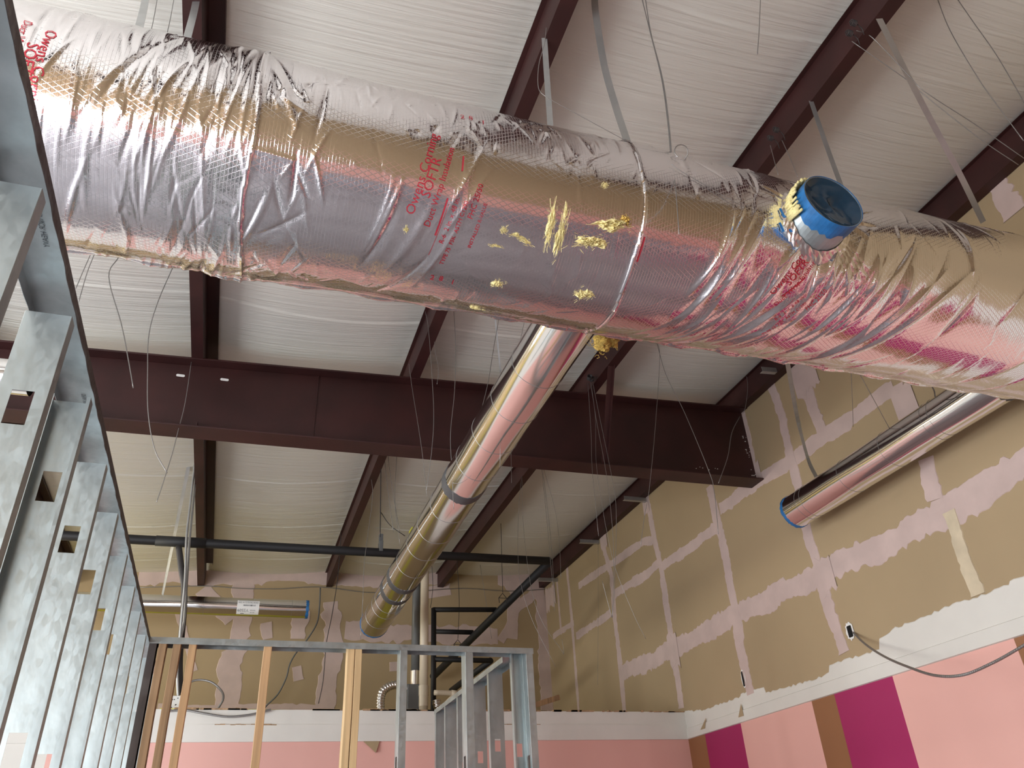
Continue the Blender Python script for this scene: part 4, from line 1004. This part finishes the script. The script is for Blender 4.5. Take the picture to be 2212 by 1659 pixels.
W = [
 ([(256, 556), (235, 598), (262, 700), (276, 770), (288, 838)], 'c', 'kinked wire left of the first purlin ending in a pale tip over the beam', .0035),
 ([(374, 576), (342, 650), (322, 720), (319, 800), (320, 890), (334, 970), (361, 1022)], 'c', 'long bowed wire curving down across the left of the deep beam', .0032),
 ([(414, 778), (400, 870), (385, 930), (372, 980), (350, 1050), (338, 1085)], 'p', 'twisted wire slanting down left from the first purlin over the beam', .003),
 ([(204, 549), (188, 590), (170, 652)], 'c', 'pale thin wire by the stud wall just under the big duct, right one of two', .003),
 ([(196, 549), (180, 585), (164, 623)], 'c', 'pale thin wire by the stud wall just under the big duct, left one of two', .003),
 ([(919, 673), (926, 716), (934, 827), (937, 905), (932, 979), (921, 1060)], 'c', 'wire hanging from the second purlin near the big duct, bowed right over the beam', .002),
 ([(883, 786), (892, 850), (902, 911), (913, 985), (922, 1070)], 'p', 'wire from the second purlin by the beam slanting down right', .002),
 ([(936, 700), (940, 759), (947, 797), (944, 830)], 'c', 'short crooked wire right of the second purlin above the beam', .0016),
 ([(980, 668), (984, 749), (982, 844), (973, 938), (976, 1009), (980, 1100)], 'c', 'long wire dropping over the beam midway between second purlin and branch duct', .0022),
 ([(1078, 686), (1065, 760), (1052, 837), (1027, 933)], 'c', 'straight wire slanting down left to the branch duct', .0025),
 ([(1133, 692), (1118, 770), (1108, 861), (1104, 938), (1105, 1043)], 'c', 'wire passing in front of the branch duct with a pale hanging tip', .0018),
 ([(1420, 739), (1425, 776), (1415, 928), (1402, 1060), (1393, 1110), (1384, 1178)], 'c', 'long wire crossing the beam right of the wire cluster', .002),
 ([(1419, 742), (1439, 810), (1480, 894), (1531, 1017), (1543, 1063), (1552, 1154)], 'c', 'long wire slanting right across the dark end of the beam', .0025),
 ([(1270, 828), (1277, 940), (1279, 1010), (1293, 1158)], 'p', 'leftmost wire of the cluster hung from the third purlin before the beam', .0018),
 ([(1275, 826), (1286, 900), (1288, 1000), (1302, 1098), (1310, 1144), (1330, 1230), (1370, 1330), (1395, 1380)], 'p', 'long wire of the third purlin cluster swinging right over the tan wall', .0014),
 ([(1277, 826), (1287, 900), (1309, 1019), (1322, 1130), (1326, 1225), (1322, 1334)], 'p', 'wire of the third purlin cluster ending in a loop against the tan wall', .0018),
 ([(1301, 1255), (1310, 1290), (1322, 1334)], 'L', 'pale short wire slanting to the loop end against the tan wall', .002),
 ([(1280, 824), (1295, 900), (1320, 1022), (1331, 1103), (1328, 1252), (1323, 1334)], 'p', 'rightmost wire of the cluster hung from the third purlin before the beam', .0018),
 ([(1598, 900), (1581, 935), (1572, 987), (1552, 1044)], 5.425, 'doubled wire from the beam end slanting down left', .0035),
 ([(1619, 900), (1642, 930), (1649, 973), (1664, 1022), (1686, 1087), (1690, 1115)], 'w', 'thin wavy wire against the right wall beside the beam end', .0018),
 ([(1170, 1011), (1180, 1110), (1188, 1200), (1194, 1265)], 'c', 'left wire of three behind the beam above the far corner', .002),
 ([(1172, 1011), (1184, 1110), (1193, 1205), (1198, 1320)], 'c', 'middle wire of three behind the beam above the far corner', .002),
 ([(1174, 1011), (1198, 1098), (1208, 1170), (1212, 1250)], 'c', 'right wire of three behind the beam above the far corner', .002),
 ([(1127, 1028), (1120, 1100), (1119, 1200), (1125, 1262), (1150, 1340), (1200, 1440)], 'p', 'wire from the third purlin behind the beam slanting over the far wall', .0018),
 ([(1128, 1028), (1129, 1110), (1137, 1200), (1152, 1290), (1175, 1350), (1210, 1400), (1218, 1412), (1214, 1380)], 'p', 'hooked wire hanging before the far corner joint', .0018),
 ([(1385, -10), (1405, 71), (1429, 169), (1442, 260), (1449, 338), (1452, 371)], 'c', 'thick doubled wire dropping from the roof to the knot on the duct, left strand', .0026),
 ([(1393, -10), (1406, 71), (1431, 169), (1444, 260), (1451, 338), (1454, 371)], 'c', 'thick doubled wire dropping from the roof to the knot on the duct, right strand', .0026),
 ([(1452, 371, 1.9), (1459, 405, 1.85), (1467, 506, 1.80)], 1.85, 'pale wire end hanging down the foil from the knot', .0018),
 ([(1180, 60), (1176, 95), (1164, 140), (1163, 189), (1179, 209), (1196, 219), (1365, 311), (1449, 354)], 2.0, 'thin wire looping from the second purlin along to the knot on the duct', .0016),
 ([(1449, 354), (1485, 378), (1604, 446)], 1.86, 'thin wire running from the knot down to the right over the foil', .0014),
 ([(1643, -10), (1640, 60), (1636, 117)], 'c', 'short straight wire hanging at the top between second and third purlins', .0024),
 ([(2024, -5), (2053, 67), (2113, 169), (2160, 235), (2211, 304)], 'c', 'curved wire at the top right, left of the parallel pair', .0022),
 ([(2066, -5), (2107, 54), (2150, 115), (2194, 189), (2220, 236)], 'c', 'curved wire at the top right, right of the parallel pair', .0022),
 ([(1840, 89), (1968, 179), (1989, 199), (2113, 297), (2200, 356)], 'p', 'wire from the lower clip of the third purlin stretching to the right wall', .0022),
 ([(1850, 66), (1884, 81), (1962, 162), (1999, 199), (2113, 273), (2212, 342)], 'p', 'wire from the upper clip of the third purlin stretching to the right wall', .0022),
 ([(1664, 314), (1671, 341), (1681, 378)], 'p', 'short kinked wire from the third purlin clip to the duct, left', .0020),
 ([(1688, 300), (1706, 340), (1724, 384)], 'p', 'short kinked wire from the third purlin clip to the duct, right', .0020),
 ([(341, -10), (334, 30), (326, 69)], 'c', 'thin wire at the top left between the two pale straps, left', .0018),
 ([(377, -10), (368, 40), (359, 80)], 'c', 'thin wire at the top left between the two pale straps, right', .0018),
 ([(823, 981), (822, 1080), (821, 1160)], 'c', 'straight rod carrying the black pipe clamp', .005),
 ([(1081, 1083), (1083, 1180), (1086, 1280)], 9.0, 'hanger rod with a loop round the sloping black pipe, upper', .004),
 ([(987, 1212), (992, 1298), (989, 1380)], 9.9, 'hanger rod with a loop round the sloping black pipe, lower', .004),
 ([(823, 1107), (843, 1135), (875, 1158)], 'c', 'short black curved wire end above the black pipe', .005),
 ([(830, 985), (838, 1060), (850, 1150)], 'c', 'thin wire right of the pipe clamp rod, first of three', .0025),
 ([(838, 985), (848, 1060), (864, 1150)], 'c', 'thin wire right of the pipe clamp rod, second of three', .0025),
 ([(857, 985), (853, 1083), (864, 1178)], 'c', 'thin wire right of the pipe clamp rod, third of three', .0025),
 ([(798, 1005), (803, 1040), (804, 1083), (788, 1206), (784, 1290), (779, 1381)], 'c', 'long wire dropping left of the branch duct end to the cross wall', .0025),
 ([(737, 1150), (733, 1210), (728, 1260), (717, 1329), (705, 1390), (698, 1470), (688, 1520)], 9.5, 'long dark wire down the back wall ending in a black tip', .0045),
 ([(1082, 900), (1080, 1010)], 4.0, 'thin wire end hanging below the branch duct before the beam', .0014),
 ([(1838, 795, 2.5), (1841, 860, 3.2), (1843, 922, 3.9)], 3.9, 'thin wire below the big duct against the tan wall, left', .0018),
 ([(1857, 808, 2.5), (1890, 868, 3.0), (1921, 925, 3.6)], 3.4, 'wire slanting from the big duct down to the short branch duct', .0022),
 ([(2010, 829, 2.5), (2018, 845, 2.8), (2020, 857, 3.1)], 3.3, 'short black wire between the big duct and the short branch duct', .004),
 ([(1605, 770), (1615, 830), (1610, 880), (1603, 895)], 5.2, 'wire tying above the right end of the deep beam', .0025),
 ([(932, 1206), (935, 1267), (930, 1313)], 8.2, 'pale wire beside the cream pipe above the ladder of black pipes', .003),
 ([(1037, 1220), (1050, 1300), (1062, 1380)], 10.5, 'thin pale wire over the back wall between the two hanger rods', .003),
 ([(1292, 1165), (1292, 1350), (1291, 1480)], 'w', 'thin straight wire hanging against the right wall below the purlin stub', .0016),
]
for pts, y, lab, R in W:
    wire(pts, y, lab, R, 'wiredark' if 'black' in lab or 'dark wire' in lab else 'wire')
# back wall cable strung along
YC = YB-.03
m_ = MB(); P = [on(p, 1, YC) for p in ((300, 1269), (440, 1266), (520, 1271), (600, 1272), (692, 1268), (800, 1280), (900, 1277), (1000, 1271), (1100, 1277), (1190, 1272))]
m_.tube(curve_pts(P, 6), .006, 6); tag(m_.build('long_cable', M['wire'], smooth=True), 'thin cable strung along the back wall just under the purlin ends', 'cable')
m_ = MB(); P = [on(p, 1, 10.9) for p in ((692, 1270), (690, 1310), (685, 1345), (664, 1381), (640, 1410), (626, 1435), (618, 1465), (600, 1500), (576, 1524), (560, 1545))]
m_.tube(curve_pts(P, 6), .010, 7); tag(m_.build('drooping_cable', M['grey'], smooth=True), 'grey cable drooping down the back wall from the second purlin end to the soffit', 'cable')
def ribbed(pts, y, R, label, nm='metal_clad_cable'):
    P = curve_pts([on(p[:2], 1, p[2] if len(p) > 2 else y) for p in pts], 40); rs = [R*(1+.12*(i % 2)) for i in range(len(P))]
    m_ = MB(); m_.tube(P, rs, 8); return tag(m_.build(nm, M['wire']), label, 'cable', None)
ribbed([(392, 1500), (402, 1480), (425, 1469), (455, 1473), (478, 1492), (482, 1510), (470, 1532)], 7.8, .009, 'metal clad cable looping above the junction box')
ribbed([(366, 1536), (400, 1534), (440, 1541), (490, 1548), (540, 1544), (585, 1533)], YS-.05, .009, 'metal clad cable sagging along the soffit edge from the junction box')
# flexible cable leaving the right wall
h0 = on((1843, 1366), 0, XR-.004)
pts = [h0, on((1870, 1392), 0, XR-.12), on((1910, 1418), 0, XR-.30), on((1960, 1440), 0, XR-.48), on((2020, 1459), 0, XR-.6), on((2080, 1458), 0, XR-.6), on((2140, 1434), 0, XR-.5), on((2200, 1401), 0, XR-.38), on((2300, 1340), 0, XR-.2)]
P = curve_pts(pts, 30); m_ = MB(); m_.tube(P, [.0075*(1+.13*(i % 2)) for i in range(len(P))], 10)
tag(m_.build('metal_clad_cable', M['wire']), 'armoured cable drooping out of a hole in the right wall over the painted stripes', 'cable')
# clips on the third purlin, wire knots
def coil(c, ax, R, turns, r, m_, rad2=None):
    ax = Vector(ax).normalized(); u = ax.orthogonal().normalized(); v = ax.cross(u); n = int(turns*14); P = []
    for i in range(n+1):
        a = 2*PI*turns*i/n; P.append(c+u*R*math.cos(a)+v*R*math.sin(a)+ax*(i/n)*turns*r*3.2)
    m_.tube(P, r, 5)
for p, lab in (((1838, 48), 'dark wire clip wound on the third purlin, uppermost of four'), ((1829, 70), 'dark wire clip wound on the third purlin, second from the top'), ((1671, 279), 'dark wire clip wound on the third purlin, third from the top'), ((1659, 297), 'dark wire clip wound on the third purlin, lowest of four')):
    c = on(p, 2, zp(2.72)-.012); m_ = MB(); coil(c, (1, 0, 0), .014, 4, .0025, m_); m_.tube([c+Vector((.04, 0, 0)), c+Vector((.06, .0, -.03)), c+Vector((.07, .01, -.06))], .0025, 5)
    tag(m_.build('wire_clip', M['wiredark'], smooth=True), lab, 'clip', 'wire clips on the third purlin')
c = on((1274, 812), 2, zp(2.7)-.012); m_ = MB(); coil(c, (.3, 1, 0), .02, 5, .003, m_); coil(c+Vector((.03, .02, 0)), (.3, 1, 0), .02, 4, .003, m_)
tag(m_.build('wire_clip', M['wiredark'], smooth=True), 'bundle of dark wire twists on the third purlin just before the deep beam', 'clip')
for k, (p, lab) in enumerate((((1470, 330), 'upper curl of loose wire standing on top of the duct knot'), ((1462, 385), 'lower curl of loose wire hanging from the duct knot'))):
    c = on(p, 1, 1.9); m_ = MB(); P = [c+r2*(.03*math.cos(a))+u2*(.03*math.sin(a))-fw*.002*i for i, a in enumerate([R_(-60+22*i) for i in range(15)])]
    P += [P[-1]+u2*(-.03), P[-1]+u2*(-.06)+r2*.005]; m_.tube(P, .0022, 6); tag(m_.build('wire_curl', M['wire'], smooth=True), lab, 'wire')
# pipe clamp on horizontal run and loops
c = on((822, 1182), 1, YP); m_ = MB(); m_.box((c.x-.02, YP-.055, c.z-.06), (c.x+.02, YP+.055, c.z+.06)); m_.box((c.x-.022, YP-.02, c.z+.055), (c.x+.022, YP+.02, c.z+.15))
tag(m_.build('pipe_clamp', M['grey'], bev=.004), 'grey clamp hanging the horizontal black pipe from a rod', 'clamp')
for p, y, lab in (((1086, 1292), 9.0, 'wire loop hanger round the sloping black pipe, upper'), ((989, 1392), 9.9, 'wire loop hanger round the sloping black pipe, lower')):
    c = on(p, 1, y); m_ = MB(); m_.tube([c+Vector((-.045, 0, -.06)), c+Vector((-.05, 0, .0)), c+Vector((0, 0, .06)), c+Vector((.05, 0, 0)), c+Vector((.045, 0, -.06))], .005, 5); m_.tube([c+Vector((-.05, 0, 0)), c+Vector((.05, 0, 0))], .004, 5)
    tag(m_.build('loop_hanger', M['wiredark'], smooth=True), lab, 'pipe hanger', 'loop hangers on the sloping pipe')
m_ = MB(); c = on((1077, 1073), 1, 9.0); m_.box((c.x-.05, 8.98, c.z-.01), (c.x+.02, 9.02, c.z+.03)); m_.box((c.x+.01, 8.98, c.z-.04), (c.x+.03, 9.02, c.z+.0)); tag(m_.build('beam_clip', M['strap'], bev=.003), 'small grey bracket clipped to the third purlin over the hanger rod', 'bracket')
